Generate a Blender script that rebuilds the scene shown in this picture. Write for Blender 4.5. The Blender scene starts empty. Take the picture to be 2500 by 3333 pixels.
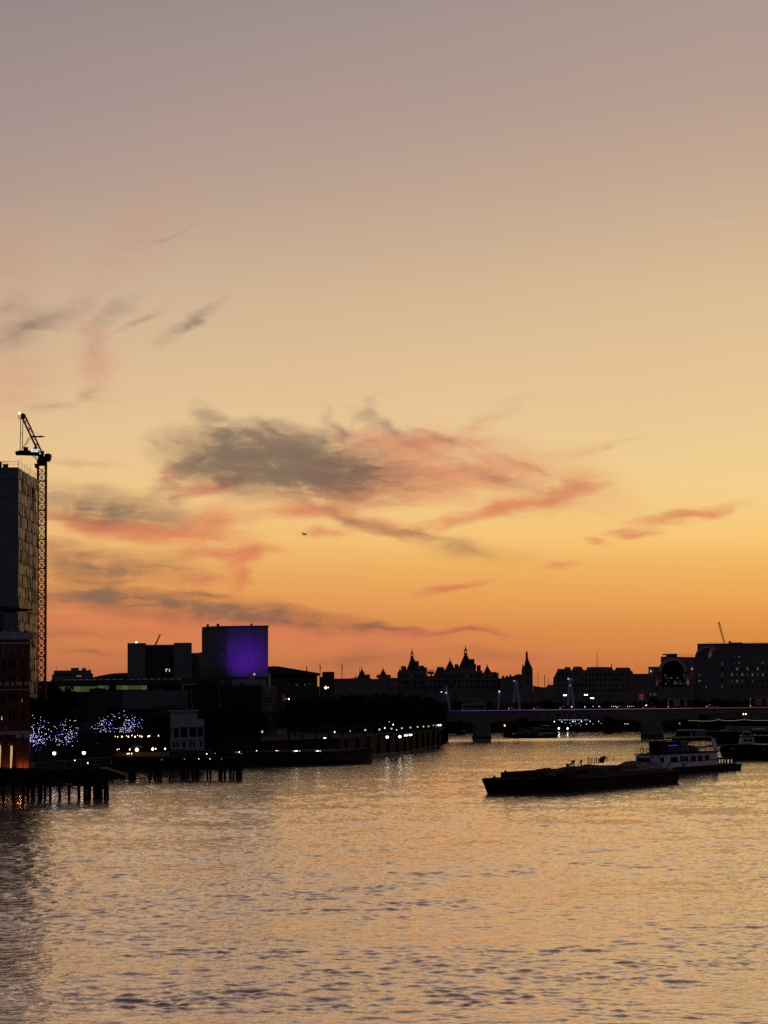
import bpy, bmesh, math, random
import numpy as np
from mathutils import Vector, Matrix

scene = bpy.context.scene
COL = scene.collection
R = math.radians

# ------------------------------------------------------------------ camera
F = 7417.0                      # focal length in pixels of the 2500 x 3333 photograph
CAM_H = 12.0                    # the photographer stands on a road bridge, 12 m above the tide
TH = math.atan((2309 - 1666.5) / F)
RHO = math.radians(0.55)
_f = Vector((0, math.cos(TH), math.sin(TH)))
_r0 = Vector((1, 0, 0)); _u0 = Vector((0, -math.sin(TH), math.cos(TH)))
_r = _r0 * math.cos(RHO) - _u0 * math.sin(RHO)
_u = _r0 * math.sin(RHO) + _u0 * math.cos(RHO)
cam_data = bpy.data.cameras.new("camera")
cam_data.sensor_fit = 'VERTICAL'; cam_data.sensor_height = 24.0
cam_data.lens = 24.0 * F / 3333.0
cam_data.clip_start = 0.5; cam_data.clip_end = 30000
cam = bpy.data.objects.new("camera", cam_data); COL.objects.link(cam)
m = Matrix((_r, _u, -_f)).transposed().to_4x4(); m.translation = (0, 0, CAM_H)
cam.matrix_world = m
scene.camera = cam

def at(px, py, Y):
    """world point at photo pixel (px,py), Y metres up-river"""
    d = _f * F + _r * (px - 1250) + _u * (1666.5 - py)
    t = Y / d.y
    return Vector((d.x * t, Y, CAM_H + d.z * t))
def gp(px, py, z=0.0):
    """point where the ray of a pixel meets height z"""
    d = _f * F + _r * (px - 1250) + _u * (1666.5 - py)
    t = (z - CAM_H) / d.z
    return Vector((d.x * t, d.y * t, z))

# ------------------------------------------------------------------ view / render
scene.view_settings.view_transform = 'Standard'
scene.view_settings.look = 'None'
scene.view_settings.exposure = 0.0
scene.view_settings.gamma = 1.0
scene.view_settings.use_curve_mapping = False
scene.cycles.use_denoising = False
scene.cycles.max_bounces = 6
scene.cycles.diffuse_bounces = 2
scene.cycles.glossy_bounces = 4
scene.cycles.caustics_reflective = False
scene.cycles.caustics_refractive = False
scene.cycles.sample_clamp_indirect = 3.0

# ------------------------------------------------------------------ world: dusk sky
def lin(c):
    o = []
    for v in c[:3]:
        v = v / 255.0
        o.append(v / 12.92 if v <= 0.04045 else ((v + 0.055) / 1.055) ** 2.4)
    return (o[0], o[1], o[2], 1.0)

world = bpy.data.worlds.new("World"); scene.world = world
world.use_nodes = True
nt = world.node_tree; nt.nodes.clear(); N = nt.nodes; L = nt.links
def nd(t, **k):
    n = N.new(t)
    for a, b in k.items(): setattr(n, a, b)
    return n
def setin(n, i, v):
    if isinstance(v, bpy.types.NodeSocket): L.new(v, n.inputs[i])
    elif v is not None: n.inputs[i].default_value = v
def mth(op, a, b=None, c=None, clamp=False):
    n = nd('ShaderNodeMath', operation=op); n.use_clamp = clamp
    setin(n, 0, a); setin(n, 1, b); setin(n, 2, c)
    return n.outputs[0]
def vmath(op, a, b=None):
    n = nd('ShaderNodeVectorMath', operation=op); setin(n, 0, a); setin(n, 1, b)
    return n.outputs['Value'] if op == 'DOT_PRODUCT' else n.outputs[0]
def mixc(f, a, b):
    n = nd('ShaderNodeMix', data_type='RGBA'); setin(n, 0, f); setin(n, 6, a); setin(n, 7, b)
    return n.outputs[2]
def maprange(v, a, b, c=0.0, d=1.0, mode='SMOOTHSTEP'):
    n = nd('ShaderNodeMapRange', interpolation_type=mode)
    setin(n, 0, v); setin(n, 1, a); setin(n, 2, b); setin(n, 3, c); setin(n, 4, d)
    return n.outputs[0]
tc = nd('ShaderNodeTexCoord'); D = tc.outputs['Generated']
sep = nd('ShaderNodeSeparateXYZ'); L.new(D, sep.inputs[0])
elev = mth('MULTIPLY', mth('ARCSINE', sep.outputs[2]), 180 / math.pi)
azim = mth('MULTIPLY', mth('ARCTAN2', sep.outputs[0], sep.outputs[1]), 180 / math.pi)
pos = mth('POWER', mth('DIVIDE', mth('MAXIMUM', elev, 0.0), 90.0), 0.5)
def sky_ramp(stops):
    n = nd('ShaderNodeValToRGB'); cr = n.color_ramp; cr.interpolation = 'B_SPLINE' if False else 'CARDINAL'
    cr.interpolation = 'LINEAR'
    while len(cr.elements) > 1: cr.elements.remove(cr.elements[0])
    first = True
    for e, c in stops:
        p = (e / 90.0) ** 0.5
        if first: el = cr.elements[0]; el.position = p; first = False
        else: el = cr.elements.new(p)
        el.color = lin(c)
    L.new(pos, n.inputs[0]); return n.outputs[0]
UP = [(20, (138, 123, 124)), (25, (120, 106, 112)), (32, (92, 81, 92)), (42, (56, 50, 66)), (60, (46, 43, 56)), (90, (42, 41, 54))]
left = sky_ramp([(0, (165, 92, 62)), (0.9, (188, 106, 72)), (2.0, (210, 130, 80)), (2.8, (224, 148, 87)), (3.5, (232, 164, 95)), (4.3, (238, 183, 113)),
                 (5.5, (237, 196, 136)), (7.0, (230, 194, 147)), (9.0, (216, 184, 148)), (10.5, (204, 175, 147)),
                 (13, (178, 155, 142)), (15, (165, 146, 142)), (17.3, (152, 137, 136))] + UP)
right = sky_ramp([(0, (178, 98, 56)), (0.9, (203, 119, 64)), (2.0, (223, 146, 73)), (2.8, (236, 167, 85)), (3.5, (241, 181, 97)), (4.3, (248, 202, 120)),
                  (5.5, (243, 208, 141)), (7.0, (235, 202, 148)), (9.0, (226, 193, 149)), (10.5, (217, 187, 148)),
                  (13, (199, 170, 146)), (15, (183, 158, 143)), (17.3, (171, 152, 144))] + UP)
grad = mixc(maprange(azim, -10.0, 9.0, mode='LINEAR'), left, right)

# cirrus: wisps laid out as directions, around the direction of the afterglow
fd = vmath('DOT_PRODUCT', D, tuple(_f))
fds = mth('MAXIMUM', fd, 0.05)
U = mth('MULTIPLY_ADD', mth('DIVIDE', vmath('DOT_PRODUCT', D, tuple(_r)), fds), F / 1000, 1.250)
V = mth('MULTIPLY_ADD', mth('DIVIDE', vmath('DOT_PRODUCT', D, tuple(_u)), fds), -F / 1000, 1.6665)
cmb = nd('ShaderNodeCombineXYZ'); L.new(U, cmb.inputs[0]); L.new(V, cmb.inputs[1]); P = cmb.outputs[0]
def noise(vec, scale, detail=4, rough=0.55, dist=0.0, color=False):
    n = nd('ShaderNodeTexNoise'); n.noise_dimensions = '2D'
    L.new(vec, n.inputs['Vector']); n.inputs['Scale'].default_value = scale
    n.inputs['Detail'].default_value = detail; n.inputs['Roughness'].default_value = rough
    n.inputs['Distortion'].default_value = dist
    return n.outputs['Color'] if color else n.outputs[0]
def mapping(vec, loc=(0, 0, 0), rot=0.0, sc=(1, 1, 1), typ='POINT'):
    n = nd('ShaderNodeMapping', vector_type=typ); L.new(vec, n.inputs[0])
    n.inputs['Location'].default_value = loc; n.inputs['Rotation'].default_value = (0, 0, rot)
    n.inputs['Scale'].default_value = sc; return n.outputs[0]
w1 = vmath('SUBTRACT', noise(P, 3.0, 3, 0.5, color=True), (0.5, 0.5, 0.5))
w2 = vmath('SUBTRACT', noise(mapping(P, rot=R(-10), sc=(5, 15, 1)), 1.3, 4, 0.6, color=True), (0.5, 0.5, 0.5))
sc1 = nd('ShaderNodeVectorMath', operation='MULTIPLY'); L.new(w1, sc1.inputs[0]); sc1.inputs[1].default_value = (0.12, 0.045, 0)
sc2 = nd('ShaderNodeVectorMath', operation='MULTIPLY'); L.new(w2, sc2.inputs[0]); sc2.inputs[1].default_value = (0.10, 0.042, 0)
PW = vmath('ADD', vmath('ADD', P, sc1.outputs[0]), sc2.outputs[0])
def strokes(lst):
    tot = None
    for cx, cy, a, b, ang, s in lst:
        mp = mapping(PW, loc=(cx, cy, 0), rot=R(ang), sc=(a * 1.45, b * 2.1, 1), typ='TEXTURE')
        g = nd('ShaderNodeTexGradient', gradient_type='SPHERICAL'); L.new(mp, g.inputs[0])
        v = mth('POWER', g.outputs['Fac'], 1.5)
        tot = mth('MULTIPLY', v, s) if tot is None else mth('MULTIPLY_ADD', v, s, tot)
    return tot
GREY = [(.87,1.50,.31,.074,6,2.2),(1.18,1.53,.24,.035,9,.8),(.74,1.525,.17,.055,0,.8),(1.04,1.545,.27,.062,8,1.7),(.73,1.40,.11,.028,42,.8),(.66,1.36,.06,.015,15,.4),(1.00,1.42,.16,.03,8,.5),
 (1.10,1.395,.09,.014,50,.55),(1.26,1.395,.13,.017,28,.6),(1.205,1.335,.05,.016,118,.35),(1.16,1.38,.05,.014,-60,.2),(.95,1.425,.12,.014,32,.6),(.83,1.42,.10,.014,30,.6),(1.06,1.44,.13,.014,30,.5),(.64,1.50,.08,.02,-25,.7),(.56,1.60,.06,.07,10,.5),(1.20,1.45,.14,.02,20,.4),
 (1.14,1.70,.16,.014,20,.6),(1.34,1.745,.20,.018,11,.6),(1.55,1.80,.20,.022,8,.35),(1.62,1.56,.30,.018,18,.3),(1.45,1.44,.14,.010,22,.35),(1.75,1.53,.16,.010,25,.25),
 (.28,1.645,.19,.045,6,1.4),(.46,1.67,.18,.035,6,.8),(.50,1.60,.10,.018,-35,.3),(.29,1.845,.17,.045,8,1.4),(.52,1.845,.20,.035,4,.5),(.36,1.91,.1,.015,-20,.3),
 (.30,1.945,.30,.022,1,.9),(.62,1.975,.36,.034,5,1.25),(.95,2.018,.34,.024,6,1.0),(1.25,2.045,.22,.010,4,.7),(1.52,2.062,.12,.006,0,.7),(.68,1.935,.13,.008,5,.9),(.73,1.970,.09,.006,8,.7),
 (.28,2.130,.10,.007,5,.6),(.25,2.06,.24,.014,2,.45),(.09,1.07,.18,.030,-22,.75),(.04,1.01,.08,.03,-20,.3),(.37,1.015,.10,.020,-32,.4),(.45,1.04,.09,.010,-28,.5),
 (.62,1.05,.13,.017,-32,.6),(.17,1.325,.08,.012,-4,.4),(.29,1.285,.05,.012,-20,.3),(1.20,2.150,.22,.022,-4,.55),(1.62,2.135,.14,.016,4,.5),(.52,1.455,.05,.01,20,.4),
 (.27,1.51,.13,.008,3,.25),(.18,1.775,.08,.014,0,.4),(2.02,1.45,.09,.006,-20,.2),(.56,.765,.09,.006,-26,.25)]
PINK = [(1.33,1.435,.22,.022,0,1.2),(1.27,1.55,.28,.055,5,1.0),(1.12,1.62,.28,.03,0,.7),(.69,1.585,.13,.016,-10,1.3),(.56,1.55,.05,.03,60,.6),
 (1.60,1.54,.40,.080,10,.65),(1.62,1.662,.28,.018,-13,1.3),(1.84,1.605,.09,.03,-40,.6),(.97,1.670,.16,.018,1,1.2),(1.20,1.705,.2,.02,15,.6),(1.06,1.738,.08,.014,0,.8),
 (.30,1.705,.22,.018,10,1.3),(.52,1.735,.26,.024,3,1.5),(.70,1.695,.12,.035,-8,1.1),(.74,1.795,.18,.016,0,1.0),(.80,1.815,.06,.026,-40,.8),(.785,1.875,.03,.04,0,.8),
 (.62,1.885,.16,.018,3,.5),(.95,2.058,.46,.040,5,1.0),(1.40,2.064,.30,.010,0,1.0),(.45,2.04,.45,.05,4,.6),(.2,2.02,.3,.03,0,.45),(1.458,1.918,.12,.011,-7,1.4),
 (2.24,1.67,.17,.016,-8,1.3),(2.05,1.73,.09,.010,-6,.7),(1.94,1.762,.05,.008,5,.7),(1.83,1.842,.06,.008,0,.5),(.30,1.14,.15,.050,78,.65),(.42,.79,.26,.075,-42,.32),
 (.03,.86,.15,.12,0,.35),(.03,1.2,.15,.12,0,.3),(1.70,2.150,.20,.02,-6,.6),(1.3,2.12,.3,.03,0,.4),(1.58,1.37,.14,.02,-30,.25),(1.9,1.47,.12,.012,-8,.25)]
streak = noise(mapping(PW, rot=R(-6), sc=(2.4, 17, 1)), 1.7, 6, 0.60)
streak2 = noise(mapping(PW, rot=R(-24), sc=(3.0, 16, 1)), 1.7, 6, 0.62)
mx_ = maprange(V, 1.58, 1.72)
streak = mth('ADD', mth('MULTIPLY', streak, mx_), mth('MULTIPLY', streak2, mth('SUBTRACT', 1.0, mx_)))
puff = noise(PW, 9.0, 6, 0.60)
tex = mth('ADD', mth('MULTIPLY', streak, 1.2), mth('MULTIPLY', puff, 0.9))      # about 1.05 on average
tex = maprange(tex, 0.65, 1.42, 0.20, 1.65, 'LINEAR')
infront = maprange(fd, 0.6, 0.85)
dg = mth('MULTIPLY', mth('MULTIPLY', strokes(GREY), tex), infront)
dp = mth('MULTIPLY', mth('MULTIPLY', strokes(PINK), tex), infront)
gcol = mixc(maprange(V, 1.0, 2.1), lin((136, 115, 106)), lin((150, 94, 70)))
gdark = mixc(maprange(dg, 0.5, 1.2), gcol, lin((110, 91, 82)))
pcol = mixc(maprange(V, 1.0, 1.6), lin((201, 151, 132)), lin((215, 119, 86)))
def veil(d, k, top):      # optical depth to opacity
    return mth('MULTIPLY', mth('SUBTRACT', 1.0, mth('EXPONENT', mth('MULTIPLY', d, -k))), top)
sky = mixc(veil(dp, 1.8, 0.86), grad, pcol)
sky = mixc(veil(dg, 1.5, 0.90), sky, gdark)
# a thin old contrail
ct = mapping(P, loc=(2.36, 0.725, 0), rot=R(-7), sc=(.18, .0035, 1), typ='TEXTURE')
cg = nd('ShaderNodeTexGradient', gradient_type='SPHERICAL'); L.new(ct, cg.inputs[0])
sky = mixc(mth('MULTIPLY', mth('MULTIPLY', cg.outputs['Fac'], streak), 0.35), sky, lin((235, 215, 190)))
# very slight unevenness of the air
sky = mixc(maprange(noise(mapping(P, sc=(1, 2.2, 1)), 1.1, 3, 0.5), 0.35, 0.7, 0.0, 0.03), sky, lin((205, 150, 120)))
# the glow dies away from the west: east and overhead are already night-blue
aza = mth('ABSOLUTE', mth('SUBTRACT', azim, 12.0))
sky = mixc(maprange(aza, 16.0, 75.0), sky, lin((64, 62, 75)))
sky = mixc(maprange(elev, -0.6, -0.05), lin((16, 14, 13)), sky)
# physical twilight sky added underneath the graded glow
nish = nd('ShaderNodeTexSky', sky_type='NISHITA'); nish.sun_disc = False
nish.sun_elevation = R(0.5); nish.sun_rotation = R(27); nish.air_density = 1.0; nish.dust_density = 2.0
addn = nd('ShaderNodeMix', data_type='RGBA', blend_type='ADD'); addn.inputs[0].default_value = 0.0015
L.new(sky, addn.inputs[6]); L.new(nish.outputs[0], addn.inputs[7])
bg = nd('ShaderNodeBackground'); L.new(addn.outputs[2], bg.inputs[0]); bg.inputs[1].default_value = 1.0
wo = nd('ShaderNodeOutputWorld'); L.new(bg.outputs[0], wo.inputs[0])
world.cycles.sampling_method = 'MANUAL'; world.cycles.sample_map_resolution = 512

# the last of the sun, already in the haze on the horizon to the right of the frame
sd = bpy.data.lights.new("sun", 'SUN'); sd.energy = 0.01; sd.angle = R(10); sd.color = (1.0, 0.55, 0.3)
so = bpy.data.objects.new("sun", sd); COL.objects.link(so)
so.rotation_euler = (R(89), 0, R(180 - 27)); so.location = (0, 0, 200)

# ------------------------------------------------------------------ helpers
def tag(o, label=None, cat=None, group=None, kind=None):
    if label: o['label'] = label
    if cat: o['category'] = cat
    if group: o['group'] = group
    if kind: o['kind'] = kind
    return o
def origin(o):
    v = Vector((0, 0, 0))
    while o is not None: v += Vector(o.location); o = o.parent
    return v
def thing(name, loc, label, cat, group=None):
    o = bpy.data.objects.new(name, None); COL.objects.link(o); o.location = loc
    o.empty_display_size = 0.5
    return tag(o, label, cat, group)
class MB:
    def __init__(s): s.v = []; s.f = []
    def add(s, vs, fs):
        n = len(s.v); s.v += [tuple(v) for v in vs]; s.f += [tuple(i + n for i in f) for f in fs]; return s
    def box(s, x0, x1, y0, y1, z0, z1, rot=0.0, piv=None):
        vs = [(x, y, z) for z in (z0, z1) for y in (y0, y1) for x in (x0, x1)]
        if rot:
            px, py = piv if piv else ((x0 + x1) / 2, (y0 + y1) / 2)
            c, q = math.cos(rot), math.sin(rot)
            vs = [(px + (x - px) * c - (y - py) * q, py + (x - px) * q + (y - py) * c, z) for x, y, z in vs]
        return s.add(vs, [(0, 2, 3, 1), (4, 5, 7, 6), (0, 1, 5, 4), (2, 6, 7, 3), (0, 4, 6, 2), (1, 3, 7, 5)])
    def prism(s, poly, z0, z1):            # footprint polygon (ccw) extruded in z; z1 may be a list
        n = len(poly)
        zt = z1 if isinstance(z1, (list, tuple)) else [z1] * n
        vs = [(x, y, z0) for x, y in poly] + [(p[0], p[1], z) for p, z in zip(poly, zt)]
        fs = [tuple(range(n - 1, -1, -1)), tuple(range(n, 2 * n))]
        fs += [(i, (i + 1) % n, n + (i + 1) % n, n + i) for i in range(n)]
        return s.add(vs, fs)
    def slab(s, prof, y0, y1, skew=0.0):   # outline in the x-z plane extruded along y
        n = len(prof)
        vs = [(x, y0, z) for x, z in prof] + [(x + skew * (y1 - y0), y1, z) for x, z in prof]
        fs = [tuple(range(n)), tuple(range(2 * n - 1, n - 1, -1))]
        fs += [((i + 1) % n, i, n + i, n + (i + 1) % n) for i in range(n)]
        return s.add(vs, fs)
    def frustum(s, cx, cy, z0, z1, ax, ay, bx, by, n=4, ph=None):
        ph = math.pi / 4 if ph is None else ph
        k = math.sqrt(2) if n == 4 else 1.0
        vs = [(cx + ax * k * math.cos(ph + 2 * math.pi * i / n), cy + ay * k * math.sin(ph + 2 * math.pi * i / n), z0) for i in range(n)]
        vs += [(cx + bx * k * math.cos(ph + 2 * math.pi * i / n), cy + by * k * math.sin(ph + 2 * math.pi * i / n), z1) for i in range(n)]
        fs = [tuple(range(n - 1, -1, -1)), tuple(range(n, 2 * n))] + [(i, (i + 1) % n, n + (i + 1) % n, n + i) for i in range(n)]
        return s.add(vs, fs)
    def tube(s, a, b, r, r2=None, n=6):
        a = Vector(a); b = Vector(b); d = b - a
        if d.length < 1e-6: return s
        d.normalize(); r2 = r if r2 is None else r2
        e = Vector((0, 0, 1)) if abs(d.z) < 0.9 else Vector((1, 0, 0))
        p = d.cross(e).normalized(); q = d.cross(p)
        vs = [a + (p * math.cos(2 * math.pi * i / n) + q * math.sin(2 * math.pi * i / n)) * r for i in range(n)]
        vs += [b + (p * math.cos(2 * math.pi * i / n) + q * math.sin(2 * math.pi * i / n)) * r2 for i in range(n)]
        fs = [tuple(range(n)), tuple(range(2 * n - 1, n - 1, -1))] + [((i + 1) % n, i, n + i, n + (i + 1) % n) for i in range(n)]
        return s.add(vs, fs)
    def path(s, pts, r, n=5):
        for a, b in zip(pts[:-1], pts[1:]): s.tube(a, b, r, n=n)
        return s
    def ball(s, c, r, n=8, m=5, sz=1.0):
        c = Vector(c); vs = [c + Vector((0, 0, -r * sz))]
        for j in range(1, m):
            t = math.pi * j / m
            vs += [c + Vector((r * math.sin(t) * math.cos(2 * math.pi * i / n), r * math.sin(t) * math.sin(2 * math.pi * i / n), -r * math.cos(t) * sz)) for i in range(n)]
        vs += [c + Vector((0, 0, r * sz))]
        fs = [(0, 1 + (i + 1) % n, 1 + i) for i in range(n)]
        for j in range(m - 2):
            a = 1 + j * n; b = a + n
            fs += [(a + i, a + (i + 1) % n, b + (i + 1) % n, b + i) for i in range(n)]
        a = 1 + (m - 2) * n; t = len(vs) - 1
        fs += [(a + i, a + (i + 1) % n, t) for i in range(n)]
        return s.add(vs, fs)
    def build(s, name, mat, parent=None, smooth=False, loc=None):
        base = origin(parent) if parent is not None else (Vector(loc) if loc is not None else None)
        if base is None:
            a = np.array(s.v); base = Vector(((a[:, 0].min() + a[:, 0].max()) / 2, (a[:, 1].min() + a[:, 1].max()) / 2, a[:, 2].min()))
        me = bpy.data.meshes.new(name)
        me.from_pydata([(x - base.x, y - base.y, z - base.z) for x, y, z in s.v], [], s.f)
        me.materials.append(mat); me.update()
        if smooth: me.polygons.foreach_set('use_smooth', [True] * len(me.polygons))
        o = bpy.data.objects.new(name, me); COL.objects.link(o)
        if parent is not None: o.parent = parent
        else: o.location = base
        return o
def dup(root, loc, rz=0.0, label=None, sc=1.0, group=None):
    def cp(o, par):
        c = o.copy(); COL.objects.link(c)
        if par is not None:
            c.parent = par
        for ch in o.children: cp(ch, c)
        return c
    c = cp(root, None); c.location = loc; c.rotation_euler = (0, 0, rz); c.scale = (sc, sc, sc)
    if label: c['label'] = label
    if group: c['group'] = group
    return c

# ------------------------------------------------------------------ materials
def mat(name, col, rough=0.8, var=0.25, scale=1.0, bump=0.0, metal=0.0, kind='noise', spec=0.08, col2=None, stretch=(1, 1, 1)):
    mt = bpy.data.materials.new(name); mt.use_nodes = True
    t = mt.node_tree; b = t.nodes['Principled BSDF']
    b.inputs['Roughness'].default_value = rough; b.inputs['Metallic'].default_value = metal
    b.inputs['Specular IOR Level'].default_value = spec
    tcn = t.nodes.new('ShaderNodeTexCoord'); mp = t.nodes.new('ShaderNodeMapping')
    t.links.new(tcn.outputs['Object'], mp.inputs[0]); mp.inputs['Scale'].default_value = stretch
    n = t.nodes.new('ShaderNodeTexNoise'); n.inputs['Scale'].default_value = scale; n.inputs['Detail'].default_value = 6
    n.inputs['Roughness'].default_value = 0.65
    t.links.new(mp.outputs[0], n.inputs['Vector'])
    r = t.nodes.new('ShaderNodeValToRGB'); r.color_ramp.elements[0].position = 0.3; r.color_ramp.elements[1].position = 0.72
    c2 = col2 if col2 else tuple(c * (1 + var) for c in col)
    r.color_ramp.elements[0].color = tuple(c * (1 - var) for c in col) + (1,)
    r.color_ramp.elements[1].color = tuple(c2) + (1,)
    t.links.new(n.outputs[0], r.inputs[0]); t.links.new(r.outputs[0], b.inputs['Base Color'])
    if bump:
        bn = t.nodes.new('ShaderNodeBump'); bn.inputs['Strength'].default_value = bump; bn.inputs['Distance'].default_value = 0.1
        t.links.new(n.outputs[0], bn.inputs['Height']); t.links.new(bn.outputs[0], b.inputs['Normal'])
    return mt
def glow(name, col, e):
    mt = bpy.data.materials.new(name); mt.use_nodes = True; t = mt.node_tree
    b = t.nodes['Principled BSDF']; b.inputs['Base Color'].default_value = (0.05, 0.05, 0.05, 1)
    b.inputs['Emission Color'].default_value = tuple(col) + (1,); b.inputs['Emission Strength'].default_value = e
    mt.cycles.emission_sampling = 'NONE' if e < 2.0 else 'AUTO'
    return mt
def brickmat(name, c1, c2, mortar, scale=1.0, bw=0.5, bh=0.25, ms=0.02, rough=0.85, axis='XZ'):
    mt = bpy.data.materials.new(name); mt.use_nodes = True; t = mt.node_tree
    b = t.nodes['Principled BSDF']; b.inputs['Roughness'].default_value = rough; b.inputs['Specular IOR Level'].default_value = 0.2
    tcn = t.nodes.new('ShaderNodeTexCoord'); s = t.nodes.new('ShaderNodeSeparateXYZ'); c = t.nodes.new('ShaderNodeCombineXYZ')
    t.links.new(tcn.outputs['Object'], s.inputs[0])
    ad = t.nodes.new('ShaderNodeMath'); ad.operation = 'ADD'
    t.links.new(s.outputs[0], ad.inputs[0]); t.links.new(s.outputs[1], ad.inputs[1])
    t.links.new(ad.outputs[0], c.inputs[0]); t.links.new(s.outputs[2], c.inputs[1])
    br = t.nodes.new('ShaderNodeTexBrick'); t.links.new(c.outputs[0], br.inputs['Vector'])
    br.inputs['Color1'].default_value = tuple(c1) + (1,); br.inputs['Color2'].default_value = tuple(c2) + (1,)
    br.inputs['Mortar'].default_value = tuple(mortar) + (1,); br.inputs['Scale'].default_value = scale
    br.inputs['Brick Width'].default_value = bw; br.inputs['Row Height'].default_value = bh; br.inputs['Mortar Size'].default_value = ms
    n = t.nodes.new('ShaderNodeTexNoise'); n.inputs['Scale'].default_value = 0.6; n.inputs['Detail'].default_value = 5
    t.links.new(tcn.outputs['Object'], n.inputs['Vector'])
    mx = t.nodes.new('ShaderNodeMix'); mx.data_type = 'RGBA'; mx.blend_type = 'MULTIPLY'; mx.inputs[0].default_value = 0.6
    t.links.new(br.outputs[0], mx.inputs[6]); t.links.new(n.outputs[0], mx.inputs[7]); t.links.new(mx.outputs[2], b.inputs['Base Color'])
    return mt
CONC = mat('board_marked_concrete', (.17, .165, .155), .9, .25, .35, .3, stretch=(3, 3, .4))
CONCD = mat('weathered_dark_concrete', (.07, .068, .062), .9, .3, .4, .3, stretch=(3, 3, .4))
STONE = mat('dark_stone', (.014, .0135, .012), .9, .35, .25, .3)  # even near-black stone tone
STONEP = mat('pale_stone', (.42, .40, .36), .85, .2, .6, .2)
SLATE = mat('slate_roof', (.05, .052, .058), .6, .3, 1.2, .2)
BRICK = brickmat('red_brick', (.30, .075, .045), (.22, .055, .035), (.16, .11, .09), 1.0, .45, .15, .012)
BRICKD = brickmat('brown_brick', (.045, .035, .03), (.03, .024, .02), (.03, .03, .027), 1.0, .45, .15, .012)
DARK = mat('dark_steel', (.02, .019, .019), .7, .3, 2, 0, spec=.1)
BLACKP = mat('black_hull_paint', (.009, .009, .010), .8, .3, .8, .05, spec=.05)
RUST = mat('rusty_steel', (.09, .035, .02), .75, .4, 1.5, .2)
REDSTEEL = mat('red_painted_steel', (.15, .02, .014), .5, .2, 2, 0)
WHITEP = mat('white_paint', (.62, .63, .64), .5, .12, .7, 0)
GREYP = mat('grey_paint', (.28, .30, .33), .5, .15, .8, 0)
WOODD = mat('tarred_timber', (.022, .018, .015), .8, .4, 2, .4, stretch=(4, 4, .5))
WOOD = mat('old_timber', (.16, .09, .045), .8, .3, 2, .3)
BARK = mat('bark', (.045, .036, .028), .9, .3, 3, .4)
LEAF = mat('winter_twigs', (.022, .02, .016), .9, .4, 4, 0)
GLASS = mat('dark_window_glass', (.010, .011, .013), .6, .2, 1, 0, spec=.02)
ASPH = mat('asphalt', (.05, .05, .05), .9, .2, 1.5, .1)
MUD = mat('foreshore_mud', (.12, .10, .075), .8, .35, .5, .4)
TARP = mat('grey_tarpaulin', (.16, .16, .17), .6, .3, .6, .5)
G_WARM = glow('lamp_warm', (1.0, .72, .38), 4)
G_WHITE = glow('lamp_white', (1.0, .93, .82), 4.5)
G_COOL = glow('lamp_cool', (.80, .86, 1.0), 2)
G_BLUE = glow('bulb_blue', (.07, .05, 1.0), 4.0)
G_BULB = glow('bulb_white', (.62, .62, 1.0), 5)
G_ORANGE = glow('lamp_orange', (1.0, .42, .12), 6)
G_RED = glow('lamp_red', (1.0, .12, .08), 2)
W_GREEN = glow('lit_office_green', (.42, .62, .20), .16)
W_WARM = glow('lit_window_warm', (.9, .6, .28), .35)
W_PALE = glow('lit_window_pale', (.75, .80, .62), .08)
W_DIM = glow('lit_window_dim', (.6, .6, .45), .028)

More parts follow.
